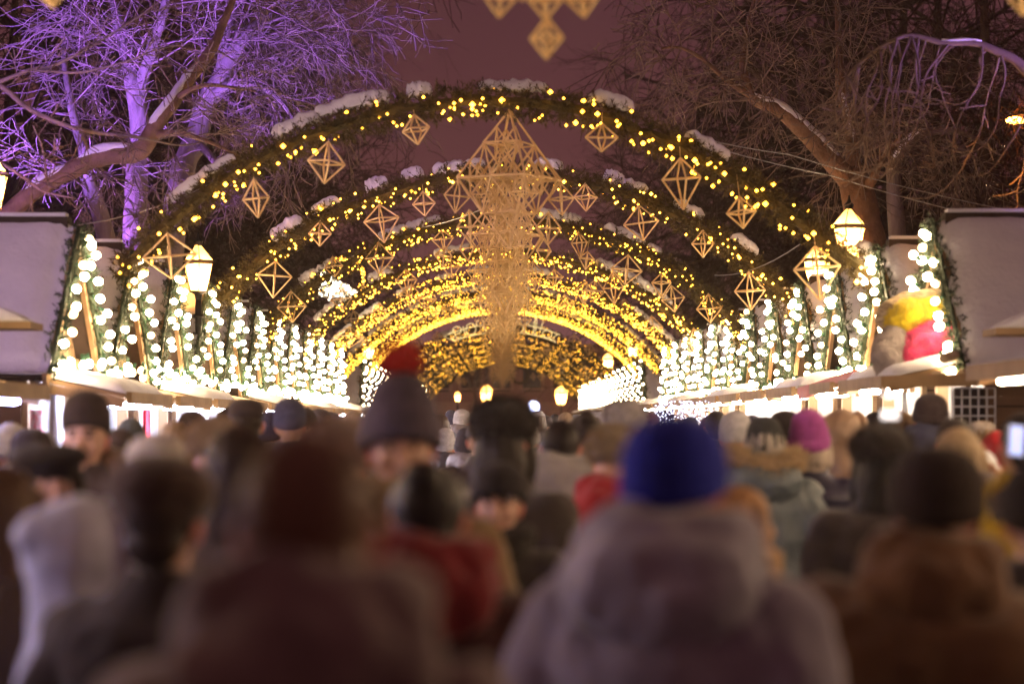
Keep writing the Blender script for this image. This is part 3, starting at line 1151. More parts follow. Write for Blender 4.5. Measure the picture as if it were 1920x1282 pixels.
# left, near sprig with long purple twigs, its trunk out of frame
t, c = MB(), MB()
Qa = limb(t, [(-420, 1230, 23, 80), (-400, 800, 23, 70), (-330, 420, 23, 50), (-200, 240, 22.3, 34), (-90, 175, 22, 20), (-10, 158, 22, 12), (60, 208, 22, 9.5), (150, 243, 22, 8.5), (260, 258, 22, 6), (330, 272, 22.2, 4), (372, 268, 22.4, 2.5)], 8, .01, 10)
Qb = limb(t, [(-10, 158, 22, 9), (60, 130, 22, 7.5), (100, 124, 22, 6.5), (175, 85, 22, 5), (245, 42, 22, 4), (290, 8, 22, 3)], 7, .01, 11)
Qc = limb(t, [(60, 132, 22, 6), (150, 136, 21.9, 5), (235, 116, 21.8, 4), (300, 92, 21.8, 3), (350, 84, 21.8, 2)], 7, .01, 12)
Qd = limb(t, [(-60, 280, 22, 9), (0, 305, 22, 7), (60, 345, 22, 6), (90, 362, 22, 4), (140, 372, 22, 2.5)], 7, .01, 13)
Qe = limb(t, [(92, 352, 22, 5), (84, 310, 22, 4.5), (74, 262, 22, 4), (62, 235, 22, 2.5)], 6, .01, 14)
for Qx, nn in ((Qa, 12), (Qb, 9), (Qc, 9), (Qd, 8), (Qe, 8)):
    sprout(c, Qx, nn, .36, 1, rnd, Vector((.3, -.2, 0)), .15, .5 if Qx is Qa else .1, (0, 4, 4), .7, .006)
tree_thing('bare_tree', t, c, 'near bare branches reaching in from the left edge, lit pale violet', (Qa[0][0].x, 23, 0))
# right, thick trunk behind the lantern with two snowy limbs
t, c, s1, s2 = MB(), MB(), MB(), MB()
Q1 = limb(t, ground_tail([(1640, 640, 29, 92), (1632, 500, 29, 80), (1616, 400, 29, 68), (1602, 345, 29, 60), (1590, 315, 29, 30)]), 12, .03, 15)
Q2 = limb(t, [(1602, 352, 29, 46), (1558, 302, 28.8, 38), (1505, 245, 28.6, 33), (1455, 203, 28.5, 27), (1408, 180, 28.4, 20), (1392, 120, 28.5, 13), (1400, 55, 28.8, 8), (1420, -20, 29, 5)], 9, .03, 16)
Q3 = limb(t, [(1604, 350, 29, 34), (1598, 275, 29.2, 25), (1582, 200, 29.3, 20), (1574, 110, 29.4, 15), (1570, 10, 29.6, 9)], 9, .03, 17)
Q4 = limb(t, [(1612, 360, 29, 26), (1640, 330, 28.8, 18), (1655, 300, 28.8, 12), (1690, 250, 28.8, 7)], 8, .03, 18)
Q5 = limb(t, [(1408, 180, 28.4, 14), (1350, 140, 28.3, 10), (1290, 95, 28.3, 7), (1240, 92, 28.3, 4)], 8, .03, 19)
snow_on(s1, Q2, 3, 21, 4)
snow_on(s2, Q3, 4, 13, 5)
for Qx, nn, LL in ((Q2, 16, 1.1), (Q3, 14, 1.2), (Q4, 6, .8), (Q5, 10, .9)):
    sprout(c, Qx, nn, LL, 2, rnd, Vector((0, -.2, -.1)), .45, .2, (0, 5, 6), rmax=.014)
tree_thing('bare_tree', t, c, 'thick trunked tree behind the right lanterns with a snow lined limb', (Q1[0][0].x, 29, 0), [s1, s2], surf('brown_bark', (.24, .14, .085), (.12, .07, .045), 5, .9, .8, 16, bdist=.03))
# right, second limb
t, c, s1 = MB(), MB(), MB()
Q1 = limb(t, ground_tail([(1690, 640, 33, 40), (1684, 450, 33, 34), (1676, 340, 33, 28), (1692, 285, 33, 25), (1735, 250, 33, 18), (1800, 248, 33, 12), (1860, 280, 33, 6)]), 9, .03, 20)
snow_on(s1, Q1, 21, 31, 6)
sprout(c, Q1, 12, 1.1, 2, rnd, Vector((.1, -.2, 0)), .4, .5, (0, 5, 6), rmax=.012)
tree_thing('bare_tree', t, c, 'bent snow topped tree in the dark behind the right roofs', (Q1[0][0].x, 33, 0), [s1], M_BARK)
# right, overhead limb with hooked violet twigs
t, c, s1 = MB(), MB(), MB()
Q1 = limb(t, [(2330, 1180, 20, 95), (2320, 760, 20, 84), (2240, 400, 20, 66), (2090, 215, 20, 48), (1960, 160, 20, 26), (1895, 108, 20, 18), (1840, 84, 20, 14), (1765, 80, 20, 11), (1695, 68, 20, 8), (1620, 112, 20, 8), (1585, 150, 20, 5)], 9, .02, 21)
snow_on(s1, Q1, 30, 36, 7)
for k in range(26):
    i = rnd.randrange(22, len(Q1) - 1)
    p, r = Q1[i]
    x = p.x / 20 * FPX + VX
    y = VY - (p.z - EYE) / 20 * FPX
    n = rnd.randrange(4, 7)
    P, w = [(p, .014)], rnd.uniform(3.4, 5.6)
    L = rnd.uniform(110, 330) * (1 if x > 1650 else .8)
    dx = rnd.uniform(-120, 40)
    dd = 20 + rnd.uniform(-.9, .6)
    for q in range(1, n + 1):
        u = q / n
        hook = max(0, u - .72) / .28
        P.append((at(x + dx * u - 55 * hook + 16 * math.sin(u * 5 + k), y + L * min(u, .85) / .85 - 20 * hook, 20 + (dd - 20) * u), w * (1 - .6 * u) / 2 / FPX * 20))
    Q = smooth_path(P, 4, .035, k)
    t.tube([a for a, b in Q], [b for a, b in Q], 5)
    sprout(c, Q, 5, .2, 0, rnd, Vector((-.3, -.2, -.1)), -.1, .3, (0, 2), .8, .006)
tree_thing('bare_tree', t, c, 'overhanging limb at the upper right with hooked violet twigs dangling', (Q1[0][0].x, 20, 0), [s1], M_TWIG)

# dark trees beyond, one crown mesh per sort
def wild_tree(seed, h=9.0, counts=(0, 5, 6, 6, 6), limbs=18):
    rnd = random.Random(seed)
    t, c = MB(), MB()
    P = [(Vector((0, 0, 0)), .24), (Vector((.1, .1, 1.5)), .2), (Vector((.0, .1, 3.2)), .17), (Vector((-.1, 0, h * .6)), .11), (Vector((0, 0, h * .95)), .03)]
    Q = smooth_path(P, 5, .1, seed)
    t.tube([a for a, b in Q], [b for a, b in Q], 8)
    for k in range(limbs):
        i = int(len(Q) * rnd.uniform(.38, .93))
        an = rnd.uniform(0, 2 * pi)
        d = Vector((math.cos(an), math.sin(an), rnd.uniform(.1, .9))).normalized()
        grow(c, Q[i][0], d, rnd.uniform(2.2, 3.4), .055, 3, rnd, .35, .8, counts)
    return t.mesh('trunk', M_BARKD, True), c.mesh('crown', M_TWIGD)


MINR = .006
WT = [wild_tree(s) for s in (31, 32, 33)]
MINR = .0034
WTF = [wild_tree(s, 9.0, (0, 5, 5, 6, 6)) for s in (34, 35)]
MINR = .0055
BG = [
    (30, 42, 1.15, 'far left, beside the lantern'),
    (120, 45, 1.2, 'left, behind the slim trunk'),
    (280, 55, 1.4, 'left, between the purple trunks'),
    (380, 66, 1.65, 'left, behind the leaning tree'),
    (200, 75, 1.8, 'deep left background'),
    (450, 85, 1.9, 'left, behind the drooping twig spray'),
    (540, 122, 2.2, 'left of the open strip of sky'),
    (1310, 138, 2.4, 'right of the open strip of sky'),
    (1400, 90, 2.1, 'right, behind the upper limb'),
    (1480, 75, 1.8, 'right, behind the snow lined limb'),
    (1560, 62, 1.6, 'right, behind the thick trunk'),
    (1700, 48, 1.3, 'right, behind the second stall'),
    (1850, 44, 1.25, 'right, behind the dangling violet twigs'),
    (1950, 50, 1.4, 'far right behind the street lamp'),
    (1620, 85, 2.1, 'deep right background behind the thick trunk'),
    (1760, 75, 1.9, 'deep right background above the stalls')]
for q, (px, d, sc, wd) in enumerate(BG):
    tm, cm = WT[q % 3] if sc < 1.75 else WTF[q % 2]
    root = empty('dark_tree', (at(px, 0, d).x, d, 0), q * 1.7, sc)
    place('trunk', tm, root)
    place('crown', cm, root)
    tag(root, 'dark bare tree, ' + wd, 'tree', 'dark bare trees in the background')

# ------------------------------------------------------------------ floodlights on the trees, added roof spots, lamps
def spot(loc, aim, col, watts, ang, blend=.6, r=.15):
    l = bpy.data.lights.new('floodlight', 'SPOT')
    l.energy = watts
    l.color = col
    l.spot_size = math.radians(ang)
    l.spot_blend = blend
    l.shadow_soft_size = r
    o = bpy.data.objects.new('floodlight', l)
    COL.objects.link(o)
    o.location = loc
    o.rotation_euler = (Vector(aim) - Vector(loc)).to_track_quat('-Z', 'Y').to_euler()
    return o


PUR = (.29, .13, 1.0)
spot((-6.0, 25.2, 2.6), (-3.8, 31, 6.5), PUR, 12000, 55)
spot((-5.4, 29.2, 3.2), (-2.6, 31.5, 7.6), (.36, .14, 1.0), 5500, 70)
spot((-7.0, 17.5, 3.0), (-4.5, 22.2, 4.5), (.50, .24, 1.0), 1500, 48)
spot((7.4, 16.4, 2.2), (3.6, 20.1, 4.2), (.42, .18, 1.0), 700, 40)
spot((6.8, 18.8, 3.6), (4.6, 20.3, 4.9), (.50, .30, 1.0), 700, 50)
spot((-6.5, 10.0, 4.6), (-3.6, 18.5, 2.7), (.78, .50, .9), 900, 40)  # added unseen spot, tints the nearest left roof's snow lavender
spot((6.5, 10.0, 4.6), (3.9, 18.0, 2.7), (.62, .42, 1.0), 50, 40)  # weaker added spot for the nearest right roof's snow

# hexagonal lantern
def lantern_parts():
    D = {}
    hexa = lambda r, z: [Vector((r * math.cos(k * pi / 3), r * math.sin(k * pi / 3), z)) for k in range(6)]
    lo, hi, tp = hexa(.10, 0), hexa(.17, .30), hexa(.035, .50)
    hi2 = hexa(.185, .33)
    f = MB()
    for k in range(6):
        k2 = (k + 1) % 6
        for a, b in ((lo[k], lo[k2]), (hi[k], hi[k2]), (lo[k], hi[k]), (hi2[k], hi2[k2]), (hi2[k], tp[k]), (tp[k], tp[k2])):
            f.tube([a, b], .0055, 5)
    f.tube([(0, 0, .50), (0, 0, .54), (0, 0, .58), (0, 0, .64)], [.035, .05, .02, .006], 8)
    f.tube([(0, 0, -.10), (0, 0, -.03), (0, 0, .0)], [.03, .045, .10], 8)
    D['f'] = f.mesh('lantern_frame', M_BLACKM)
    p = MB()
    for k in range(6):
        k2 = (k + 1) % 6
        p.add([lo[k] * .99, lo[k2] * .99, hi[k2] * .985, hi[k] * .985], [(0, 1, 2, 3)])
        p.add([hi2[k] * .985, hi2[k2] * .985, tp[k2], tp[k]], [(0, 1, 2, 3)])
    D['p'] = p
    b = MB()
    b.ell((0, 0, .16), (.045, .045, .07), 0, 12, 8)
    D['b'] = b.mesh('lamp_bulb', G_LAMP, True)
    return D


gl = bpy.data.materials.new('lantern_glass')
gl.use_nodes = True
nt = gl.node_tree
nt.nodes.clear()
o_ = nt.nodes.new('ShaderNodeOutputMaterial')
tr = nt.nodes.new('ShaderNodeBsdfTransparent')
tr.inputs[0].default_value = (1, .86, .62, 1)
df = nt.nodes.new('ShaderNodeBsdfTranslucent')
df.inputs[0].default_value = (1, .85, .6, 1)
mxs = nt.nodes.new('ShaderNodeMixShader')
mxs.inputs[0].default_value = .6
nt.links.new(tr.outputs[0], mxs.inputs[1])
nt.links.new(df.outputs[0], mxs.inputs[2])
nt.links.new(mxs.outputs[0], o_.inputs['Surface'])
LP = lantern_parts()
LP['p'] = LP['p'].mesh('lantern_glass', gl)
pole = MB()
pole.tube([(0, 0, 0), (0, 0, .25), (0, 0, .3), (0, 0, 2.9), (0, 0, 3.0)], [.09, .08, .045, .035, .03], 10)
pole.tube([(0, 0, 2.78), (0, 0, 2.82)], [.06, .06], 10)
LPOLE = pole.mesh('lamp_post', M_BLACKM, True)
LAMPS = [(372, 512, 26, 1.0, 'street lantern on the left between the nearest two arches'), (-20, 352, 21, 1.0, 'street lantern cut by the left edge of the picture'),
         (1592, 446, 25, 1.0, 'street lantern on the right in front of the thick trunk'), (1532, 505, 28.5, .95, 'lower street lantern on the right framed by a straw octahedron'),
         (1972, 335, 20, 1.0, 'street lantern at the right edge of the picture'), (690, 658, 60, 1.0, 'distant street lantern on the left at the gap in the stalls'),
         (1187, 655, 60, 1.0, 'distant street lantern on the right at the gap in the stalls'), (1140, 680, 74, 1.0, 'tiny street lantern far right before the last arches'),
         (858, 745, 118, 1.0, 'tiny street lantern at the left end of the lane'),
         (912, 742, 141, 2.2, 'large lantern added to light the far building, left of the tall fur hat'), (1052, 744, 141, 2.2, 'large lantern added to light the far building, right of the tall fur hat')]  # these two lanterns are added to brighten the far building's front
for px, py, d, sc, lb in LAMPS:
    p = at(px, py, d)
    root = empty('street_lantern', (p.x, d, 0), px * .7)
    place('lamp_post', LPOLE, root, (0, 0, 0), (0, 0, 0), (1, 1, (p.z - .26 * sc) / 3.0))
    hd = place('lantern_frame', LP['f'], root, (0, 0, p.z - .2 * sc), (0, 0, 0), sc)
    place('lantern_glass', LP['p'], hd)
    place('lamp_bulb', LP['b'], hd)
    tag(root, lb, 'street lantern', 'old fashioned street lanterns')
# sodium street lamp beyond the right trees
p = at(1906, 226, 40)
root = empty('street_lamp', (p.x + .6, 40, 0))
m_ = MB()
m_.tube([(0, 0, 0), (0, 0, 5), (0, 0, p.z - .1), (-.25, 0, p.z + .12), (-.6, 0, p.z + .1)], [.09, .06, .05, .04, .035], 8)
place('lamp_post', m_.mesh('lamp_post', M_BLACKM, True), root)
m_ = MB()
m_.ell((-.62, 0, p.z), (.16, .1, .06), 0, 12, 8)
place('lamp_head', m_.mesh('lamp_head', G_SODIUM, True), root)
tag(root, 'tall orange street lamp glowing behind twigs at the right edge', 'street lamp')

# ------------------------------------------------------------------ signs, wires, far end
mb = MB()
d = 69.6
def arc_y(x, top):  # ribbon edges seen at px x
    u = (x - 945) / 110
    return (606 if top else 622) + 24 * u * u
T = lambda pts, r=.010: mb.tube([at(x, y, d) for x, y in pts], r, 5)
T([(x, arc_y(x, True)) for x in range(842, 1051, 8)])
T([(x, arc_y(x, False)) for x in range(852, 1042, 8)])
T([(852, 638), (832, 632), (848, 622)])
T([(852, 638), (846, 634), (852, 630)])
T([(1046, 626), (1036, 634), (1042, 642), (1030, 634)])
def ring(cx, cy, rx, ry, a0=0, a1=360):
    T([(cx + rx * math.cos(math.radians(a)), cy + ry * math.sin(math.radians(a))) for a in range(a0, a1 + 1, 20)], .010)
ring(857, 619, 8, 7, -200, 110)
T([(850, 618), (856, 634), (866, 632)])
T([(868, 612), (873, 630)])
ring(883, 617, 9, 11)
ring(901, 607, 8, 7, -220, 60)
T([(906, 612), (912, 622)])
T([(918, 606), (924, 622)])
T([(960, 604), (963, 620)])
ring(972, 614, 9, 10)
ring(990, 616, 7, 8, 90, 300)
T([(999, 628), (1004, 596)])
T([(1003, 628), (1007, 598)])
T([(1000, 606), (1012, 587), (1018, 594), (1018, 604), (1012, 622)])
ring(1026, 626, 9, 7)
tag(place('wire_lettering', mb.mesh('wire_lettering', G_ROPE)), 'ribbon shaped wire lettering seen from behind on the first arch past the gap', 'sign')
# letters standing up behind the fifth arch
mb = MB()
d = 46.1
def T2(pts, r=.009): mb.tube([at(x, y, d) for x, y in pts], r, 5)
T2([(849, 487)] + [(860 + 14 * math.cos(math.radians(a)), 484 + 16 * math.sin(math.radians(a))) for a in range(180, 361, 20)] + [(876, 500)])
T2([(879, 472), (878, 500)])
T2([(1006, 470), (1012, 478), (1016, 492)])
T2([(1025, 466), (1031, 482), (1050, 484)])
T2([(1047, 474), (1050, 484)])
T2([(1066, 470), (1068, 482), (1074, 492)])
T2([(1098, 494)] + [(1108 + 12 * math.cos(math.radians(a)), 500 + 13 * math.sin(math.radians(a))) for a in range(200, 361, 20)] + [(1119, 506)])
T2([(783, 494), (787, 508), (800, 506)])
T2([(802, 482), (806, 500), (814, 500)])
T2([(849, 503), (950, 484), (1050, 488), (1119, 508)])
tag(place('wire_lettering', mb.mesh('wire_lettering', M_STRAW)), 'unlit wire letters poking up above the fifth arch', 'sign')
# glowing basket
d = 45
c_ = at(632, 545, d)
root = empty('light_basket', c_)
root.rotation_euler = (0, .50, 0)
m_ = MB()
u = d / FPX
m_.loft([(0, 0, -22 * u, 26 * u, 20 * u), (0, 0, 0, 36 * u, 24 * u), (0, 0, 18 * u, 42 * u, 28 * u)], 20)
place('basket', m_.mesh('basket', surf('white_basket', (.8, .74, .6), None, 20, .6, .3)), root)
m_ = MB()
for k in range(420):
    a, z = rnd.uniform(0, 2 * pi), rnd.uniform(-22, 18)
    r = 26 + (z + 22) / 40 * 17
    m_.octa((r * u * math.cos(a), r * .7 * u * math.sin(a), z * u), .022)
tag(place('fairy_lights', m_.mesh('fairy_lights', G_WHITE), root), kind='stuff')
m_ = MB()
m_.tube([(40 * u * math.cos(a), 0, 18 * u + 46 * u * math.sin(a)) for a in [i * pi / 16 for i in range(17)]], .03, 6)
hd = place('handle', m_.mesh('handle', M_STRAW, True), root)
m_ = MB()
for k in range(110):
    a = rnd.uniform(0, pi)
    m_.octa((40 * u * math.cos(a), rnd.uniform(-.05, .05), 18 * u + 46 * u * math.sin(a) + rnd.uniform(-.05, .05)), .018)
tag(place('fairy_lights', m_.mesh('fairy_lights', G_LED), hd), kind='stuff')
tag(root, 'glowing white basket with arched handle, tilted behind the left arches', 'basket light')
# wires
def wire(pts, lb, r=.006):
    m_ = MB()
    P = [at(*p) for p in pts]
    out = []
    for a, b in zip(P, P[1:]):
        for i in range(8):
            q = a.lerp(b, i / 8)
            q.z -= .25 * (b - a).length * .06 * 4 * (i / 8) * (1 - i / 8)
            out.append(q)
    out.append(P[-1])
    m_.tube(out, r, 4)
    tag(place('wire', m_.mesh('wire', M_STEEL)), lb, 'wire', 'wires strung across the lane')


wire([(1282, 252, 24), (1480, 290, 24), (1930, 402, 24)], 'upper thin wire slanting down to the right over the thick trunk')
wire([(1290, 262, 24.5), (1560, 330, 24.5), (1930, 425, 24.5)], 'lower thin wire slanting down to the right over the thick trunk')
wire([(1340, 516, 30), (1500, 458, 24)], 'pale wire rising to the lantern beside the second arch')
wire([(130, 424, 22), (420, 330, 28)], 'thin wire rising from the left roof across purple trunks')
wire([(560, 515, 38), (760, 430, 34), (930, 380, 30)], 'thin wire running from the left arches to the chandeliers')

# wreaths below the last arch
for px, lb in ((920 - 82, 'dark fir wreath hanging left of the chandelier tip'), (975, 'dark fir wreath hanging right of the chandelier tip')):
    m_ = MB()
    P = [Vector((.36 * math.cos(a), 0, .36 * math.sin(a))) for a in [i * pi / 14 for i in range(28)]]
    m_.tube(P, .05, 6, close=True)
    sprigs(m_, P + P[:1], .08, 60, random.Random(px), .08)
    tag(place('wreath', m_.mesh('wreath', M_FIR), None, at(px, 704, 111)), lb, 'wreath', 'fir wreaths at the end of the lane')

# building at the far end
FB = surf('far_render', (.42, .27, .24), (.36, .22, .20), .6, .9, .1)
FB2 = surf('far_band', (.55, .40, .32), (.45, .32, .27), .6, .9, .1)
d = 150
L, Rr = at(690, 0, d).x, at(1190, 0, d).x
root = empty('far_building', ((L + Rr) / 2, d, 0))
m_ = MB()
m_.box((0, 4, 3.0), (Rr - L, 8, 6.0))
place('wall', m_.mesh('wall', FB), root)
m_ = MB()
m_.box((0, 4, 6.25), (Rr - L + .8, 8.8, .5))
place('cornice', m_.mesh('cornice', FB2), root)
m_ = MB()
m_.box((0, -.06, 2.55), (Rr - L, .12, .7))
place('sign_band', m_.mesh('sign_band', FB2), root)
m_ = MB()
m_.box((0, 0, 0), (1.3, .1, 1.3))
WN = m_.mesh('window', G_WIN)
m_ = MB()
m_.box((0, 0, 0), (1.1, .1, 1.7))
WD = m_.mesh('window', surf('dark_glass', (.06, .05, .06), None, 3, .2, 0))
m_ = MB()
for s in (-1, 1): m_.box((s * .7, -.03, 0), (.1, .16, 1.5))
for s in (-1, 1): m_.box((0, -.03, s * .7), (1.3, .16, .1))
WF = m_.mesh('window_frame', FB2)
for k in range(9):
    x = (Rr - L) * (k / 8 - .5) * .92
    w_ = place('window', WN if k in (2, 3, 6) else WD, root, (x, -.06, 1.35))
    place('window_frame', WF, w_)
    w_ = place('window', WD, root, (x, -.06, 4.4))
    place('window_frame', WF, w_)
tag(root, 'pale plaster building closing the far end of the lane, a few windows lit', 'building')
root = empty('flag_pole', (at(912, 0, 125).x, 125, 0))
m_ = MB()
m_.tube([(0, 0, 0), (0, 0, 2), (0, 0, at(0, 690, 125).z)], [.07, .06, .04], 8)
m_.ell((0, 0, at(0, 690, 125).z + .05), .09)
m_ = m_.mesh('pole', M_STEEL, True)
place('pole', m_, root)
tag(root, 'slim pale pole in front of the far building', 'pole')
m_ = MB()
c_ = at(1000, 765, 122)
for k in range(260):
    v = Vector((rnd.gauss(0, 1), rnd.gauss(0, 1), rnd.gauss(0, 1))).normalized() * rnd.random() ** .4
    m_.octa((v.x * .32, v.y * .32, v.z * .36 + .0), .03)
root = empty('lit_bush', (c_.x, 122, 0))
tag(place('blue_lights', m_.mesh('blue_lights', G_BLUE), root, (0, 0, c_.z)), kind='stuff')
m_ = MB()
for k in range(14):
    grow(m_, Vector((0, 0, .9)), Vector((rnd.uniform(-.4, .4), rnd.uniform(-.4, .4), 1)), 1.3, .03, 1, rnd)
m_.tube([(0, 0, 0), (0, 0, 1.0)], .05)
place('branches', m_.mesh('branches', M_TWIG), root)
tag(root, 'small bush wrapped in blue white lights at the far end', 'lit bush')
t, c = MB(), MB()
Q1 = limb(t, [(893, 845, 120, 9), (893, 790, 120, 8), (890, 740, 120, 7), (888, 715, 120, 5), (884, 700, 120, 3)], 8, .05, 31)
sprout(c, Q1, 12, 1.6, 2, rnd, Vector((0, 0, .5)), .1, .5, (0, 4, 4), rmax=.04)
tree_thing('bare_tree', t, c, 'small bare tree in front of the far building', (Q1[0][0].x, 120, 0))

# ------------------------------------------------------------------ people
def skin_mat(name, c1, c2):
    m = surf(name, c1, c2, 22, .55, .15, 120, bdist=.002, spec=.4)
    b = m.node_tree.nodes['Principled BSDF']
    b.inputs['Subsurface Weight'].default_value = .12
    b.inputs['Subsurface Radius'].default_value = (.02, .008, .004)
    b.inputs['Subsurface Scale'].default_value = .5
    return m


SK = skin_mat('skin', (.62, .38, .29), (.52, .28, .21))
SKR = skin_mat('backlit_ear_skin', (.62, .22, .16), (.50, .15, .11))  # ear skin reddened to paint in light glowing through
LIP = skin_mat('lip_skin', (.42, .14, .12), (.36, .10, .09))
BROW = surf('brow_hair', (.05, .03, .02), None, 40, .8, 0)
EYEM = surf('eye', (.10, .07, .06), (.03, .02, .02), 60, .15, 0)

POSES = {  # elbow and wrist of the right arm, then of the left arm (person faces +y)
    'down': ((.265, -.04, 1.13), (.26, .09, .90), (-.265, -.04, 1.13), (-.26, .09, .90)),
    'pocket': ((.285, -.07, 1.14), (.20, .12, .99), (-.285, -.07, 1.14), (-.20, .12, .99)),
    'phone': ((.24, .14, 1.18), (.11, .36, 1.47), (-.265, -.04, 1.13), (-.24, .10, .92)),
}


def arm_path(pose, side):
    e, w = POSES[pose][:2] if side > 0 else POSES[pose][2:]
    return Vector((side * .185, 0, 1.405)), Vector(e), Vector(w)


def hand(mb, e, w, side, up=False):
    d = (w - e).normalized()
    inn = Vector((-side, 0, 0))
    inn = (inn - d * inn.dot(d)).normalized()          # palm normal
    fw = d.cross(inn).normalized() * (1 if side > 0 else -1)   # towards the thumb
    if fw.y < 0: fw = -fw
    mb.tube([w - d * .01, w + d * .03, w + d * .075, w + d * .088], [.026, .032, .034, .026], 8)
    for k, (o, L) in enumerate(((.028, .066), (.010, .076), (-.009, .070), (-.027, .054))):
        b = w + d * .078 + fw * o
        m1 = b + d * (L * .5) + inn * .004
        m2 = b + d * (L * .8) + inn * .016
        m3 = b + d * (L * .95) + inn * .030
        mb.tube([b - d * .02, b, m1, m2, m3], [.0095, .0095, .009, .0085, .007], 7)
    tb = w + d * .03 + fw * .026
    mb.tube([tb - fw * .01, tb + fw * .018 + d * .022 + inn * .012, tb + fw * .022 + d * .050 + inn * .022, tb + fw * .018 + d * .066 + inn * .028], [.013, .012, .0105, .008], 7)


def body_mesh(pose):
    b = MB()
    b.loft([(0, -.01, .80, .12, .09), (0, -.01, .92, .165, .115), (0, 0, 1.05, .14, .10), (0, 0, 1.20, .155, .108), (0, 0, 1.33, .175, .112), (0, -.005, 1.41, .165, .09), (0, -.01, 1.46, .085, .068), (0, .0, 1.50, .058, .06), (0, .008, 1.57, .055, .058)], 20)
    b.ell((0, 0, 1.648), (.076, .096, .105), 0, 24, 16)
    b.ell((0, .030, 1.580), (.056, .066, .056), 0, 18, 12)
    b.ell((0, .072, 1.532), (.022, .020, .018))
    b.ell((0, .070, 1.672), (.056, .028, .016))
    b.tube([(0, .088, 1.655), (0, .104, 1.628), (0, .114, 1.607), (0, .098, 1.596)], [.009, .012, .016, .012], 8)
    for s in (-1, 1):
        b.ell((s * .012, .102, 1.601), (.010, .010, .008))
        b.ell((s * .041, .062, 1.608), (.024, .026, .022))
        b.ell((s * .080, -.004, 1.622), (.010, .022, .034), rot=(0, s * .25, -s * .35))
    b.ell((0, .088, 1.571), (.023, .012, .0065))
    b.ell((0, .087, 1.561), (.020, .012, .007))
    for s in (-1, 1):
        b.tube([(s * .085, 0, .92), (s * .10, .01, .70), (s * .10, .015, .50), (s * .103, -.01, .30), (s * .105, -.02, .08)], [.095, .078, .058, .052, .038], 12)
        b.ell((s * .11, .05, .045), (.044, .13, .04))
        sh, e, w = arm_path(pose, s)
        b.ell(sh, .062)
        b.tube([sh, sh.lerp(e, .5), e, e.lerp(w, .35), w], [.058, .05, .040, .040, .027], 10)
        hand(b, e, w, s)
    def paint(c):
        if c.y > .084 and abs(c.x) < .026 and 1.553 < c.z < 1.579: return 2
        if abs(c.x) > .079 and 1.585 < c.z < 1.662 and abs(c.y) < .03: return 1
        if c.y > .06 and .012 < abs(c.x) < .055 and 1.668 < c.z < 1.680: return 3
        return 0
    return b.remesh('body', [SK, SKR, LIP, BROW], .0062, 2, paint)


BODY = {p: body_mesh(p) for p in POSES}
e_ = MB()
e_.ell((0, 0, 0), .0098, 0, 10, 8)
ME_EYE = e_.mesh('eye', EYEM, True)


def fold(me, amp, seed, sc=(5, 5, 2.2), fine=.0):
    me.update()
    ns = [v.normal.copy() for v in me.vertices]
    for v, n in zip(me.vertices, ns):
        c = v.co
        h = noise.noise((c.x * sc[0] + seed, c.y * sc[1], c.z * sc[2]))
        h += .5 * noise.noise((c.x * sc[0] * 2.4 + seed, c.y * sc[1] * 2.4, c.z * sc[2] * 3.4))
        h = max(-.38, -abs(h) + .42)
        v.co = c + n * (h * amp + fine * noise.noise(c * 60))
    me.update()


COATS = {}


def coat_mesh(pose, style, seed):
    """style: plain | puffer | hood_down | bulky ; one continuous garment"""
    key = (pose, style, seed % 3)
    if key in COATS: return COATS[key]
    b = MB()
    k = 1.12 if style in ('puffer', 'bulky') else 1.0
    hem = .55 if style == 'long' else .76
    secs = [(0, -.01, hem, .225 * k, .175 * k), (0, -.01, hem + .02, .235 * k, .185 * k), (0, -.01, .95, .225 * k, .170 * k), (0, 0, 1.06, .205 * k, .152 * k), (0, 0, 1.20, .215 * k, .155 * k),
            (0, -.005, 1.32, .228 * k, .155 * k), (0, -.012, 1.40, .215 * k, .132 * k), (0, -.016, 1.45, .165, .105), (0, -.012, 1.485, .105, .090), (0, -.005, 1.525, .088, .086), (0, .0, 1.545, .083, .083)]
    b.loft(secs, 28)
    for s in (-1, 1):
        sh, e, w = arm_path(pose, s)
        b.ell(sh + Vector((0, 0, -.012)), (.088 * k, .088 * k, .072 * k))
        b.tube([sh, sh.lerp(e, .5), e, e.lerp(w, .5), e.lerp(w, .93), e.lerp(w, .95)], [.080 * k, .075 * k, .067 * k, .060 * k, .052 * k, .04], 14)
    if style == 'puffer':
        for i in range(9):
            z = .82 + i * .068
            r = .228 + .008 * math.sin(i)
            P = [Vector((r * math.cos(a), r * .74 * math.sin(a), z)) for a in [j * pi / 12 for j in range(24)]]
            b.tube(P, .036, 8, close=True)
    me = b.remesh('coat', surf('wool', (.1, .1, .1)), .0135, 4)
    fold(me, .032 if style != 'puffer' else .010, seed * 3.1)
    COATS[key] = me
    return me


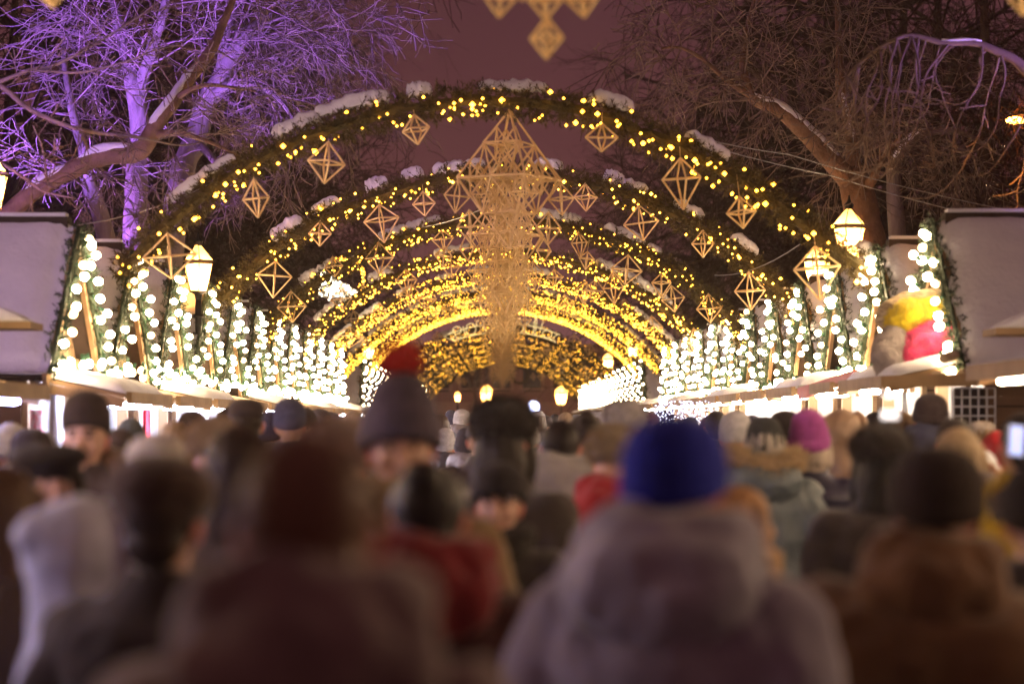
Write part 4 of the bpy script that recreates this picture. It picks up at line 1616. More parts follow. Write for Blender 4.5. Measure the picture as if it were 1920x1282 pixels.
def hood_down_mesh(seed, sc=1.0):
    b = MB()
    P = []
    for i in range(13):
        a = pi * (1.05 - i / 12 * 1.1) + pi      # round the back of the neck, open in front
        P.append(Vector((.125 * sc * math.cos(a), .02 + .118 * sc * math.sin(a), 1.50 + .012 * math.sin(i))))
    P = [Vector((p.x, p.y, p.z + .035 * (1 if p.y < 0 else 0) - .06 * max(0, p.y) / .1)) for p in P]
    b.tube(P, [(.035 + .036 * math.sin(pi * i / 12)) * sc for i in range(13)], 12)
    b.ell((0, -.135 * sc, 1.455), (.150 * sc, .070 * sc, .105 * sc), rot=(.25, 0, 0))
    b.ell((-.085 * sc, -.10 * sc, 1.465), (.085 * sc, .075 * sc, .085 * sc))
    b.ell((.085 * sc, -.10 * sc, 1.465), (.085 * sc, .075 * sc, .085 * sc))
    me = b.remesh('hood', surf('wool', (.1, .1, .1)), .012, 3)
    fold(me, .03, seed, (7, 7, 5))
    return me


def hood_up_mesh(seed, peak=0.0):
    b = MB()
    b.ell((0, -.042, 1.655), (.118, .130, .142), 0, 24, 16)
    b.ell((0, -.125, 1.70), (.06, .07, .06))
    if peak:
        b.ell((0, .055, 1.665), (.092, .085, .115))
        b.ell((0, .10, 1.64), (.062, .06, .07))
    b.loft([(0, -.03, 1.40, .15, .12), (0, -.035, 1.46, .135, .115), (0, -.04, 1.54, .112, .112), (0, -.042, 1.62, .112, .118)], 20)
    P = [Vector((.104 * math.sin(a), .058 - .03 * abs(math.sin(a / 2 + pi / 2)) * 0, 1.648 + .128 * math.cos(a))) for a in [i * 2 * pi / 24 for i in range(24)]]
    b.tube(P, .017, 8, close=True)
    me = b.remesh('hood', surf('wool', (.1, .1, .1)), .0105, 3)
    fold(me, .016, seed, (7, 7, 5))
    return me


def scarf_mesh(seed, sc=1.0):
    b = MB()
    for q in range(2):
        P = [Vector(((.098 + .01 * q) * sc * math.cos(a), .005 + .095 * sc * math.sin(a), 1.485 + q * .048 + .012 * math.sin(a * 2 + seed + q))) for a in [i * 2 * pi / 20 for i in range(20)]]
        b.tube(P, .034, 8, close=True)
    me = b.remesh('scarf', surf('wool', (.1, .1, .1)), .01, 2)
    fold(me, .014, seed, (12, 12, 14))
    return me


def fuzz(mb, c, r, n, L, w, rnd, zmin=-1.0, down=.0, m=0, ymax=2.0):
    c = Vector(c)
    for _ in range(n):
        v = Vector((rnd.gauss(0, 1), rnd.gauss(0, 1), rnd.gauss(0, 1))).normalized()
        if v.z < zmin or v.y > ymax: continue
        p = c + Vector((v.x * r[0], v.y * r[1], v.z * r[2])) * .97
        d = (v + Vector((rnd.uniform(-.6, .6), rnd.uniform(-.6, .6), rnd.uniform(-.6, .6) - down))).normalized()
        s = d.orthogonal().normalized() * w
        mb.add([p - s, p + s, p + d * L * rnd.uniform(.6, 1.3)], [(0, 1, 2)], m)


def beanie_mesh(tall=0.0, rib=26, roll=True, slouch=0.0, r=1.0):
    """knitted cap, brow at z 1.665"""
    b = MB()
    n = rib * 4
    secs = [(1.640, 1.0), (1.664, 1.02), (1.69, 1.01), (1.715, .985), (1.738, .91), (1.757 + tall * .55, .78), (1.770 + tall * .85, .57), (1.779 + tall * .97, .32), (1.782 + tall, .10)]
    vs, fs = [], []
    for i, (z, k) in enumerate(secs):
        for j in range(n):
            a = 2 * pi * j / n
            q = k * (1 + (.016 if i < 6 else .006) * math.cos(rib * a)) * r
            y = .112 * q * math.sin(a) - .006
            vs.append((.094 * q * math.cos(a), y - slouch * max(0, z - 1.69) * 1.0, z + .030 * (y > 0) * (i < 2) * math.sin(a) * .8 - .028 * (y < 0) * (i < 3) * abs(math.sin(a))))
    for i in range(len(secs) - 1):
        for j in range(n):
            fs.append((i * n + j, i * n + (j + 1) % n, (i + 1) * n + (j + 1) % n, (i + 1) * n + j))
    fs.append(tuple((len(secs) - 1) * n + j for j in range(n)))
    fs.append(tuple(j for j in range(n - 1, -1, -1)))
    b.add(vs, fs)
    if roll:
        vs, fs = [], []
        for i, (z, k) in enumerate(((1.632, 1.0), (1.630, 1.05), (1.645, 1.075), (1.672, 1.075), (1.684, 1.05), (1.682, 1.0))):
            for j in range(n):
                a = 2 * pi * j / n
                q = k * (1 + .020 * math.cos(rib * a)) * r
                y = .112 * q * math.sin(a) - .006
                vs.append((.094 * q * math.cos(a), y, z + .030 * (y > 0) * math.sin(a) * .8 - .028 * (y < 0) * abs(math.sin(a))))
        for i in range(5):
            for j in range(n):
                fs.append((i * n + j, i * n + (j + 1) % n, (i + 1) * n + (j + 1) % n, (i + 1) * n + j))
        b.add(vs, fs)
    return b.mesh('hat', surf('wool', (.1, .1, .1)), True)


BEANIE = beanie_mesh()
BEANIE_T = beanie_mesh(.055, 24)
BEANIE_S = beanie_mesh(.015, 30, False)
BEANIE_L = beanie_mesh(.045, 30, True, .55, 1.06)
rnd = random.Random(77)
b_ = MB()
b_.ell((0, 0, 0), .040, 0, 12, 8)
fuzz(b_, (0, 0, 0), (.04, .04, .04), 900, .026, .0022, rnd)
POM = b_.mesh('pompom', surf('wool', (.1, .1, .1)))
b_ = MB()   # fluffy round fur hat
b_.ell((0, -.008, 1.722), (.115, .125, .085), 0, 20, 12)
fuzz(b_, (0, -.008, 1.722), (.115, .125, .085), 2600, .032, .0022, rnd, -.75)
FURHAT = b_.mesh('hat', surf('wool', (.1, .1, .1)))
b_ = MB()   # soft round felt hat
b_.ell((0, -.010, 1.716), (.122, .132, .080), 0, 24, 14, (-.08, .05, 0))
b_.loft([(0, -.006, 1.648, .092, .108), (0, -.006, 1.665, .100, .116), (0, -.006, 1.70, .104, .120), (0, -.006, 1.71, .10, .115)], 24)
FELT = b_.remesh('hat', surf('wool', (.1, .1, .1)), .011, 3)
fold(FELT, .012, 4.0, (14, 14, 14))
b_ = MB()   # flat beret
b_.ell((0, -.012, 1.722), (.128, .135, .044), 0, 22, 10, (-.12, .06, 0))
b_.loft([(0, -.004, 1.655, .090, .106), (0, -.004, 1.70, .094, .11), (0, -.004, 1.71, .094, .11)], 24)
BERET = b_.mesh('hat', surf('wool', (.1, .1, .1)), True)
b_ = MB()   # peaked cap
b_.loft([(0, -.006, 1.672, .091, .108), (0, -.006, 1.70, .092, .109), (0, -.006, 1.735, .085, .10), (0, -.004, 1.760, .06, .07), (0, 0, 1.767, .02, .025)], 28)
b_.ell((0, .115, 1.682), (.07, .075, .010), 0, 16, 6, (-.15, 0, 0))
CAP = b_.mesh('hat', surf('wool', (.1, .1, .1)), True)


def hair_mesh(kind, seed):
    rnd = random.Random(seed)
    b = MB()
    if kind == 'short':
        b.ell((0, -.016, 1.668), (.084, .099, .097), 0, 24, 16)
        b.ell((0, -.055, 1.60), (.068, .052, .055))
        me = b.remesh('hair', BROW, .008, 2)
        q = MB()
        q.v = [tuple(v.co) for v in me.vertices]
        q.f = [tuple(p.vertices) for p in me.polygons]
        q.m = [0] * len(q.f)
        fuzz(q, (0, -.016, 1.668), (.084, .099, .097), 3600, .011, .0012, rnd, -.45, .5, 0, .6)
        return q.mesh('hair', BROW, False)
    if kind == 'bun':
        b.ell((0, -.016, 1.668), (.086, .102, .098), 0, 24, 16)
        b.ell((0, -.06, 1.60), (.07, .05, .06))
        b.ell((0, -.085, 1.735), (.045, .045, .04))
        me = b.remesh('hair', BROW, .008, 3)
        fold(me, .006, seed, (40, 40, 12))
        return me
    # long / bob: curtains of strands to the shoulders
    low = 1.43 if kind == 'long' else 1.50
    b.ell((0, -.016, 1.668), (.090, .106, .100), 0, 24, 16)
    b.loft([(0, -.052, low, .078, .040), (0, -.050, low + .05, .104, .066), (0, -.040, 1.58, .102, .078), (0, -.03, 1.66, .09, .085)], 24)
    for s in (-1, 1):
        b.tube([(s * .078, .022, 1.70), (s * .092, .028, 1.62), (s * .093, .026, 1.54), (s * .080, .02, low + .01)], [.018, .026, .026, .012], 8)
    me = b.remesh('hair', BROW, .0075, 2)
    fold(me, .012, seed, (46, 46, 5))
    return me


HAIR = {k: hair_mesh(k, 5) for k in ('short', 'bun', 'long', 'bob')}
HOODD = {0: hood_down_mesh(1.0, 1.0), 1: hood_down_mesh(4.0, 1.15)}
HOODU = {0: hood_up_mesh(2.0), 1: hood_up_mesh(6.0, .05)}
SCARF = {0: scarf_mesh(1.0), 1: scarf_mesh(3.0, 1.1)}


def fur_trim(path, r, n, L, seed):
    rnd = random.Random(seed)
    b = MB()
    b.tube(path, r * .75, 8)
    for _ in range(n):
        k = rnd.uniform(0, len(path) - 1.001)
        p = path[int(k)].lerp(path[int(k) + 1], k % 1)
        v = Vector((rnd.gauss(0, 1), rnd.gauss(0, 1), rnd.gauss(0, 1))).normalized()
        d = (v + Vector((rnd.uniform(-.4, .4), rnd.uniform(-.4, .4), -.25))).normalized()
        s = d.orthogonal().normalized() * .0024
        q = p + v * r * .7
        b.add([q - s, q + s, q + d * L * rnd.uniform(.6, 1.3)], [(0, 1, 2)])
    return b.mesh('fur_trim', surf('wool', (.1, .1, .1)))


_p = [Vector((.165 * math.cos(a), -.045 + .140 * math.sin(a), 1.565 + .028 * math.sin(a * 2 + 1))) for a in [pi + i * pi / 14 for i in range(15)]]
TRIM_DOWN = fur_trim(_p, .056, 3600, .05, 3)
_p = [Vector((.112 * math.sin(a), .062, 1.648 + .136 * math.cos(a))) for a in [-2.6 + i * 5.2 / 22 for i in range(23)]]
TRIM_UP = fur_trim(_p, .028, 2200, .036, 4)

m_ = MB()
for s in (-1, 1):
    m_.tube([(s * .085, -.005, .96), (s * .10, .005, .72), (s * .10, .012, .50), (s * .103, -.008, .28), (s * .105, -.015, .10)], [.112, .098, .078, .074, .072], 12)
TROU = m_.remesh('trousers', surf('wool', (.1, .1, .1)), .016, 3)
fold(TROU, .012, 2.0)
m_ = MB()
m_.ell((0, .05, .05), (.052, .145, .05))
m_.tube([(0, -.015, .05), (0, -.015, .20)], [.055, .06], 10)
m_.box((0, .045, .012), (.10, .27, .024))
BOOT = m_.remesh('boot', surf('leather', (.05, .035, .03), None, 12, .5, .2), .010, 2)


def fab(c, kind='wool', k=.62):
    if kind in ('wool', 'nylon', 'knit', 'fur') and max(c) < .12:
        c = (c[0] + .014, c[1] + .006, c[2] + .004)      # brown lift painted into dark cloth for the faded blacks
    nm = kind + '_%d_%d_%d' % tuple(int(x * 1000) for x in c)
    c2 = tuple(x * k for x in c)
    if kind == 'knit':
        return surf(nm, c, c2, 30, .95, .6, 140, sheen=.05, bdist=.004)
    if kind == 'nylon':
        return surf(nm, c, c2, 6, .5, .35, 30, bdist=.01, spec=.45)
    if kind == 'fur':
        return surf(nm, c, c2, 18, .9, 0, sheen=.4)
    if kind == 'hair':
        return surf(nm, c, c2, 30, .55, .3, 90, stretch=(1, 1, .15), bdist=.004)
    return surf(nm, c, c2, 9, .95, .4, 160, sheen=.3, bdist=.003)


def dress(o, m):
    o.material_slots[0].link = 'OBJECT'
    o.material_slots[0].material = m
    return o


DEG = math.radians


def person(px, top, d, label, yaw=0, coat=(.05, .04, .04), ck='wool', cs='plain', pose='pocket', hat=None, hc=(.03, .03, .03), hk='knit', hair=None,
           hrc=(.05, .03, .02), pom=None, hood=None, hoodc=None, trim=None, scarf=None, legs=(.03, .03, .04), lean=0.0, tilt=0.0, seed=0, sh=1.0, group=None, hz=0.0, lift=0.0, hw=1.0):
    add = {None: 0.0, 'beanie': .036, 'tall': .092, 'slim': .052, 'slouch': .08, 'fur': .075, 'beret': .022, 'cap': .018, 'felt': .050}[hat]
    if hat is None and hair: add = .015
    if hood in ('up', 'up2'): add = .046
    add += hz
    zt = EYE + (VY - top) / FPX * d
    sc = zt / (1.752 + add)
    p = at(px, top, d)
    root = empty('person', (p.x, d, 0), DEG(yaw), sc)
    root.rotation_euler = (DEG(lean), DEG(tilt), DEG(yaw))
    place('body', BODY[pose], root)
    dress(place('coat', coat_mesh(pose, cs, seed), root, scale=(sh, sh, 1)), fab(coat, ck))
    dress(place('trousers', TROU, root), fab(legs))
    for s in (-1, 1):
        place('boot', BOOT, root, (s * .107, 0, 0))
    if abs(((yaw + 180) % 360) - 180) > 35:
        for s in (-1, 1):
            place('eye', ME_EYE, root, (s * .031, .0835, 1.652))
    if hair: dress(place('hair', HAIR[hair], root, scale=(hw, 1, 1)), fab(hrc, 'hair', .5))
    if hat:
        me = {'beanie': BEANIE, 'tall': BEANIE_T, 'slim': BEANIE_S, 'slouch': BEANIE_L, 'fur': FURHAT, 'beret': BERET, 'cap': CAP, 'felt': FELT}[hat]
        h = dress(place('hat', me, root, (0, 0, hz), scale=(hw, hw, 1)), fab(hc, hk))
        if pom: dress(place('pompom', POM, h, (0, -.006, 1.80 + {'tall': .062, 'beanie': .012}.get(hat, .02))), fab(pom, 'fur', .8))
    if hood:
        hd = dress(place('hood', {'down': HOODD[0], 'big': HOODD[1], 'up': HOODU[0], 'up2': HOODU[1]}[hood], root, (0, 0, lift)), fab(hoodc or coat, ck))
        if trim: dress(place('fur_trim', TRIM_UP if hood.startswith('up') else TRIM_DOWN, hd), fab(trim, 'fur'))
    if scarf: dress(place('scarf', SCARF[seed % 2], root), fab(scarf, 'knit'))
    tag(root, label, 'person', group or 'people strolling through the market')
    return root


BK, BRN = (.045, .035, .033), (.10, .055, .035)
# large, close to the camera
person(576, 808, 2.95, 'brown haired person from behind, nearest of all, in a mauve coat with dark collar', 4, (.30, .215, .20), 'wool', 'bulky', hair='short', hrc=(.29, .16, .10), hood='down', hoodc=(.27, .19, .18), seed=1, lift=.004, hw=1.03)
person(1266, 768, 4.55, 'person from behind in a royal blue beanie and pale lilac hooded coat', -22, (.36, .32, .40), 'wool', 'bulky', hat='slim', hc=(.02, .03, .40), hair=None, hood='big', hoodc=(.42, .39, .47), seed=0, sh=1.08, hw=1.1)
person(1686, 826, 5.1, 'person from behind in a black beanie and brown wool coat with raised collar', -12, (.17, .08, .035), 'wool', 'bulky', hat='slim', hc=(.028, .02, .018), scarf=None, hood='down', hoodc=(.17, .08, .035), seed=2, sh=1.3, tilt=3, hw=1.16)
person(752, 690, 6.4, 'tall person facing the camera in a grey knit hat with red pompom', 184, (.30, .19, .09), 'wool', 'plain', hat='tall', hc=(.11, .085, .12), pom=(.75, .05, .03), hk='knit', seed=1, scarf=(.34, .22, .10), hz=.02, hw=1.12)
person(805, 866, 5.1, 'person with dark bundled hair from behind in a red hooded jacket', -8, (.07, .02, .02), 'wool', 'plain', hair='bun', hrc=(.03, .02, .018), hood='down', hoodc=(.26, .015, .02), seed=2)
o = person(937, 862, 7.9, 'person facing the camera in a black beanie with a small silver badge', 170, (.03, .026, .026), 'wool', 'bulky', hat='beanie', hc=(.022, .022, .028), seed=0, scarf=(.03, .03, .03), hz=.028)
b_ = MB()
b_.ell((0, 0, 0), (.013, .005, .013), 0, 10, 6)
place('hat_badge', b_.mesh('hat_badge', surf('silver', (.8, .8, .82), None, 9, .25, 0, metal=1.0)), o, (-.055, .098, 1.672))
person(945, 738, 8.6, 'tall person from behind in a shaggy black fur hat', -28, (.035, .028, .028), 'wool', 'bulky', hat='fur', hc=(.022, .018, .017), hk='fur', hair='long', hrc=(.03, .02, .018), seed=1)
person(1052, 786, 10.2, 'dark haired person from behind with a thick grey hood folded down', -6, (.30, .27, .27), 'wool', 'bulky', hair='short', hrc=(.03, .02, .02), hood='big', hoodc=(.34, .31, .31), seed=2)
person(1096, 772, 12.0, 'dark haired person just ahead of the grey hood', 5, (.05, .04, .045), 'wool', 'plain', hair='bun', hrc=(.035, .022, .02), seed=0)
person(1152, 792, 9.4, 'person in a red coat with a tan fur hat', -20, (.34, .018, .022), 'wool', 'plain', hat='fur', hc=(.36, .27, .18), hk='fur', hood='down', hoodc=(.38, .02, .025), seed=1)
person(1170, 745, 13.5, 'person in a pale grey fluffy hat above the crowd', 0, (.10, .09, .10), 'wool', 'plain', hat='fur', hc=(.48, .44, .46), hk='fur', seed=2)
person(1434, 776, 11.9, 'person from behind in a blue grey parka with tan fur trimmed hood', -10, (.15, .185, .22), 'nylon', 'bulky', hat='slim', hc=(.035, .045, .05), hair='bob', hrc=(.45, .40, .36), hood='big', trim=(.52, .36, .20), hoodc=(.13, .16, .19), seed=0, sh=1.05)
person(1518, 764, 12.0, 'person in a purple slouchy beanie and shiny navy jacket', -14, (.025, .03, .075), 'nylon', 'puffer', hat='slouch', hc=(.42, .09, .36), hair='bob', hrc=(.55, .45, .38), seed=1)
person(1590, 768, 13.3, 'person in a bronze hooded jacket turned to the right stalls', -68, (.34, .22, .15), 'nylon', 'plain', hood='up', seed=2)
person(1652, 788, 8.8, 'person in dark clothes and black fluffy hat taking a picture', 2, (.03, .024, .026), 'wool', 'bulky', hat='fur', hc=(.024, .018, .02), hk='fur', pose='phone', hair='long', hrc=(.02, .016, .016), seed=0)
person(1745, 735, 14.2, 'person in a dark knit beanie and navy jacket by the right stall', -10, (.05, .055, .10), 'nylon', 'plain', hat='beanie', hc=(.035, .028, .034), hood='down', hoodc=(.06, .065, .12), seed=1)
person(1788, 782, 11.2, 'dark haired person with a white hood edge behind the blond woman', 12, (.55, .55, .60), 'nylon', 'plain', hair='short', hrc=(.06, .05, .05), hood='big', hoodc=(.60, .62, .70), seed=2)
person(1798, 803, 9.2, 'blond person from behind with shoulder length hair and taupe coat', -18, (.21, .15, .135), 'wool', 'plain', hair='long', hrc=(.55, .40, .25), hood='down', seed=0)
person(1872, 808, 12.5, 'person in a bright red knit hat at the right', -10, (.10, .07, .10), 'nylon', 'plain', hat='slim', hc=(.55, .03, .03), hood='up', hoodc=(.52, .025, .03), seed=1)
ph = person(1916, 772, 8.8, 'person at the right edge holding up a glowing phone', 14, (.04, .032, .034), 'nylon', 'plain', pose='phone', hair='short', hrc=(.03, .02, .02), seed=2)
person(161, 728, 9.2, 'man facing the camera in a dark beanie above the left crowd', 176, (.06, .042, .038), 'wool', 'plain', hat='slim', hc=(.04, .03, .032), hood='down', hoodc=(.20, .12, .07), seed=1, hz=.032)
person(92, 826, 7.1, 'person in a black beret glancing aside at the left', 205, (.028, .022, .022), 'wool', 'plain', hat='beret', hc=(.016, .014, .014), hair='bob', hrc=(.05, .03, .02), seed=0)
person(168, 928, 5.2, 'person in a white hooded jacket in the left foreground', -58, (.70, .72, .92), 'wool', 'plain', hood='up2', hoodc=(.72, .74, .94), seed=1)
person(305, 845, 4.9, 'person from behind in a round dark brown hat and black coat', -12, (.028, .02, .019), 'wool', 'bulky', hat='felt', hc=(.06, .032, .022), hk='wool', seed=2, hair='bun', hrc=(.05, .03, .02))
person(292, 808, 7.0, 'person in a cream knitted hat behind the brown hat', 6, (.09, .07, .075), 'wool', 'plain', hat='beanie', hc=(.66, .60, .56), seed=0)
person(402, 778, 9.6, 'person in a beige fur hat with a pink scarf', -6, (.22, .15, .13), 'wool', 'plain', hat='fur', hc=(.42, .30, .22), hk='fur', scarf=(.40, .08, .14), seed=1)
person(462, 746, 12.4, 'person in a dark brimmed cap, tallest in the left middle distance', 3, (.05, .045, .05), 'wool', 'plain', hat='cap', hc=(.04, .03, .03), hair='short', seed=2)
person(543, 744, 14.5, 'person in a navy knit cap right of the dark cap', -3, (.04, .04, .07), 'wool', 'plain', hat='slim', hc=(.05, .055, .11), seed=0)
person(452, 800, 6.2, 'person with wavy brown hair half hidden by the nearest one', -6, (.07, .05, .05), 'wool', 'plain', hair='long', hrc=(.05, .028, .018), seed=1)
person(636, 776, 7.4, 'person in a mottled brown fur hat behind the nearest head', 3, (.08, .05, .05), 'wool', 'plain', hat='fur', hc=(.34, .23, .19), hk='fur', seed=2)
person(1380, 768, 13.8, 'person in a pale grey beanie behind the blue beanie', -4, (.16, .15, .17), 'wool', 'plain', hat='slim', hc=(.55, .54, .58), seed=0)
person(1472, 767, 14.4, 'person in a small black beanie left of the purple one', 0, (.20, .23, .27), 'nylon', 'plain', hat='beanie', hc=(.02, .018, .02), seed=1)
person(1392, 912, 6.9, 'short person in a fuzzy tan hat beside the blue beanie', -65, (.40, .22, .11), 'wool', 'plain', hair='bob', hrc=(.50, .26, .12), scarf=(.5, .30, .16), seed=2)
person(1832, 946, 6.8, 'short person in a black hat in front of the blond one', -38, (.024, .02, .02), 'wool', 'plain', hat='beret', hc=(.02, .016, .016), hair='bob', hrc=(.03, .02, .018), seed=0)
person(8, 872, 5.6, 'person with long brown hair cut by the left edge', -14, (.06, .035, .02), 'wool', 'plain', hair='long', hrc=(.12, .06, .03), seed=1)
person(1952, 862, 5.4, 'person in a dark coat cut by the right edge', 0, (.03, .024, .024), 'wool', 'bulky', hat='beanie', hc=(.02, .02, .02), seed=2)

# little snowy canopies of the stalls beside the camera
for sd, pts, lb in ((-1, [(-80, 556), (-20, 570), (20, 584), (52, 602)], 'corner of a snowy canopy at the left edge'), (1, [(2000, 566), (1940, 580), (1905, 595), (1872, 614)], 'corner of a snowy canopy at the right edge')):
    root = empty('canopy', at(pts[3][0], pts[3][1], 15.6))
    b_, s_ = MB(), MB()
    w0 = [at(x, y, 15.6) - root.location for x, y in pts]
    base = [Vector((p.x, 0, 0)) for p in w0]
    vs = []
    for dy in (0, .1, .25, .4):
        for p in w0: vs.append((p.x, dy, p.z + .02 * noise.noise((p.x * 9, dy * 5, sd))))
        vs.append((w0[0].x, dy, 0))
    fs = []
    for r in range(3):
        for c in range(5):
            a = r * 5 + c
            b2 = r * 5 + (c + 1) % 5
            fs.append((a, b2, b2 + 5, a + 5))
    fs += [(0, 4, 3, 2, 1), (15, 16, 17, 18, 19)]
    s_.add(vs, fs)
    sn = s_.remesh('snow', M_SNOW, .02, 4)
    place('snow', sn, root)
    b_.box(((w0[0].x) / 2, .2, -.025), (abs(w0[0].x) + .04, .44, .045))
    place('board', b_.mesh('board', M_BEAM), root)
    tag(root, lb, 'canopy')

# phone and yellow bag
b_ = MB()
b_.box((0, 0, 0), (.056, .009, .115))
bev = b_.mesh('phone', surf('phone_shell', (.04, .04, .05), None, 9, .3, 0))
c_ = at(1905, 826, 8.42)
pho = place('phone', bev, None, c_, (DEG(-8), DEG(6), DEG(6)))
b_ = MB()
b_.box((0, -.0062, 0), (.050, .002, .104))
place('screen', b_.mesh('screen', G_PHONE), pho)
tag(pho, 'glowing phone held up at the right edge', 'phone')
b_ = MB()
b_.ell((0, 0, 0), (.11, .07, .13))
b_.ell((0, 0, .06), (.09, .06, .10))
b_.tube([(-.06, 0, .13), (-.05, 0, .24), (0, 0, .28), (.05, 0, .24), (.06, 0, .13)], .012, 8)
me = b_.remesh('bag', surf('yellow_cloth', (.62, .42, .02), (.5, .33, .015), 8, .7, .3), .008, 2)
fold(me, .02, 3, (14, 14, 8))
tag(place('bag', me, None, at(1890, 1100, 6.0)), 'yellow bag hanging at the right edge of the crowd', 'bag')
b_ = MB()
b_.box((0, 0, 0), (.068, .008, .040))
o = place('phone', b_.mesh('phone', surf('phone_shell', (.04, .04, .05), None, 9, .3, 0)), None, at(1668, 778, 8.3), (DEG(-10), 0, 0))
b_ = MB()
b_.box((0, -.0055, 0), (.060, .002, .032))
place('screen', b_.mesh('screen', glow('bright_screen', (1, .95, .95), 1.3)), o)
tag(o, 'bright phone raised in front of the dark fluffy hat', 'phone')

# farther crowd filling the lane
HATC = [(.03, .025, .028), (.04, .04, .07), (.30, .28, .30), (.10, .04, .04), (.05, .035, .03), (.45, .40, .38), (.05, .06, .05)]
COATC = [(.04, .035, .04), (.06, .05, .06), (.10, .07, .06), (.05, .06, .10), (.20, .16, .15), (.14, .05, .05)]
rnd = random.Random(123)
FAR = [(866, 766, 29), (846, 767, 33), (836, 800, 21), (872, 800, 20), (824, 776, 24), (884, 776, 44), (1008, 770, 31), (1024, 778, 38), (1040, 776, 44), (1060, 772, 27), (1120, 770, 22),
       (1216, 772, 20), (1236, 778, 33), (1330, 778, 22), (1342, 770, 19), (1295, 780, 28), (700, 775, 18), (664, 770, 22), (600, 765, 20), (620, 772, 26), (570, 762, 17.5), (508, 768, 18), (430, 764, 16.5),
       (360, 768, 15.5), (330, 790, 13), (245, 782, 14), (225, 800, 11.5), (60, 800, 11), (20, 790, 12.5), (1690, 772, 14.5), (1640, 770, 16.5), (1552, 780, 17), (1500, 782, 17.5), (1410, 776, 18.5),
       (1840, 788, 14.5), (1200, 790, 15.5), (1085, 800, 15), (985, 785, 16), (900, 790, 15), (760, 790, 14), (990, 778, 52), (910, 776, 56), (950, 778, 60), (930, 776, 64), (972, 777, 70), (1050, 779, 58),
       (860, 777, 62), (1010, 778, 76), (890, 778, 80), (940, 779, 88), (1080, 777, 48), (808, 775, 40), (1150, 779, 36), (780, 778, 34)]
NM = ['dark knit hat', 'navy knit hat', 'grey knit hat', 'maroon knit hat', 'brown knit hat', 'cream knit hat', 'olive knit hat']
CN = ['black coat', 'charcoal coat', 'brown coat', 'navy coat', 'taupe coat', 'wine red coat']
FAR.sort(key=lambda q: q[2])
CNT = {}
for q, (px, py, d) in enumerate(FAR):
    hi, ci = rnd.randrange(7), rnd.randrange(6)
    kind = rnd.choice(['beanie', 'slim', 'tall', 'cap', None, None])
    hr = None if kind in ('beanie', 'slim', 'tall') else rnd.choice(['short', 'bob'])
    xx = abs((px - VX) / FPX * d)
    where = ('left' if px < 780 else 'right' if px > 1110 else 'middle') + (' near crowd' if d < 17 else ' mid crowd' if d < 30 else ' far crowd')
    CNT[where] = CNT.get(where, -1) + 1
    what = 'person in %s and %s' % (NM[hi].replace('knit hat', 'peaked cap' if kind == 'cap' else 'knit hat'), CN[ci]) if kind else 'bare headed person in %s' % CN[ci]
    lb = '%s, %s nearest in the %s' % (what, ORD[CNT[where]], where)
    person(px, py, d, lb, rnd.choice([0, 8, -10, 15, -14, 178, -25]), COATC[ci], rnd.choice(['wool', 'nylon']), rnd.choice(['plain', 'bulky']), 'pocket', kind, HATC[hi], 'knit', hr, rnd.choice([(.03, .02, .02), (.08, .045, .03), (.30, .20, .12)]), seed=rnd.randrange(3), hood=rnd.choice([None, 'down']))

# ------------------------------------------------------------------ goods and cloths on the nearest stalls
def pelt(path, rr, name, col, c2, label, cat, seed, n=11000, L=.032, hang=None):
    rnd = random.Random(seed)
    b = MB()
    P = smooth_path([(at(*p), r) for p, r in zip(path, rr)], 5, .02, seed)
    b.tube([a for a, r in P], [r for a, r in P], 14)
    for a, r in P[2:-2:3]:
        b.ell(a + Vector((rnd.uniform(-.03, .03), rnd.uniform(-.06, 0), rnd.uniform(-.03, .03))), r * rnd.uniform(.85, 1.1))
    me = b.remesh(name, BROW, .014, 3)
    fold(me, .03, seed, (6, 6, 6))
    q = MB()
    q.v = [tuple(v.co) for v in me.vertices]
    q.f = [tuple(p.vertices) for p in me.polygons]
    q.m = [0] * len(q.f)
    me.update()
    vs = me.vertices
    for _ in range(n):
        v = vs[rnd.randrange(len(vs))]
        d = (v.normal + Vector((rnd.uniform(-.6, .6), rnd.uniform(-.6, .6), rnd.uniform(-.8, .3)))).normalized()
        s = d.orthogonal().normalized() * .0028
        q.add([v.co - s, v.co + s, v.co + d * L * rnd.uniform(.5, 1.2)], [(0, 1, 2)])
    base = P[0][0]
    q.v = [tuple(Vector(v) - base) for v in q.v]
    o = place(name, q.mesh(name, fab(col, 'fur', .75)), None, base)
    tag(o, label, cat)
    return o


pelt([(1690, 640, 18.0), (1690, 608, 18.0), (1730, 592, 18.0), (1785, 588, 18.2), (1815, 584, 18.5)], [.06, .12, .12, .10, .06], 'sheepskin', (.95, .74, .03), None, 'bright yellow sheepskin piled on the right stall awning', 'sheepskin', 1)
pelt([(1722, 695, 17.8), (1715, 660, 17.8), (1750, 640, 17.8), (1790, 632, 18.0), (1822, 622, 18.2)], [.07, .12, .12, .10, .06], 'sheepskin', (.90, .06, .22), None, 'hot pink sheepskin lying over the yellow one', 'sheepskin', 2)
pelt([(1668, 740, 17.8), (1672, 700, 17.8), (1668, 655, 17.8), (1690, 625, 18.0)], [.04, .09, .11, .08], 'sheepskin', (.55, .48, .46), None, 'pale grey sheepskin hanging at the corner of the awning', 'sheepskin', 3)
b_ = MB()
for k in range(2):
    b_.tube([at(1655 + k * 8, 600 - k * 12, 18.0), at(1700, 580 - k * 10, 18.2), at(1765, 566 - k * 6, 18.2)], [.085, .095, .085], 14)
me = b_.remesh('blanket', surf('cream_weave', (.66, .54, .34), (.20, .13, .08), 16, .9, .4, 60, stretch=(1, 1, 3)), .014, 3)
fold(me, .014, 2)
tag(place('blanket', me), 'rolled cream blanket with brown pattern behind the furs', 'blanket')
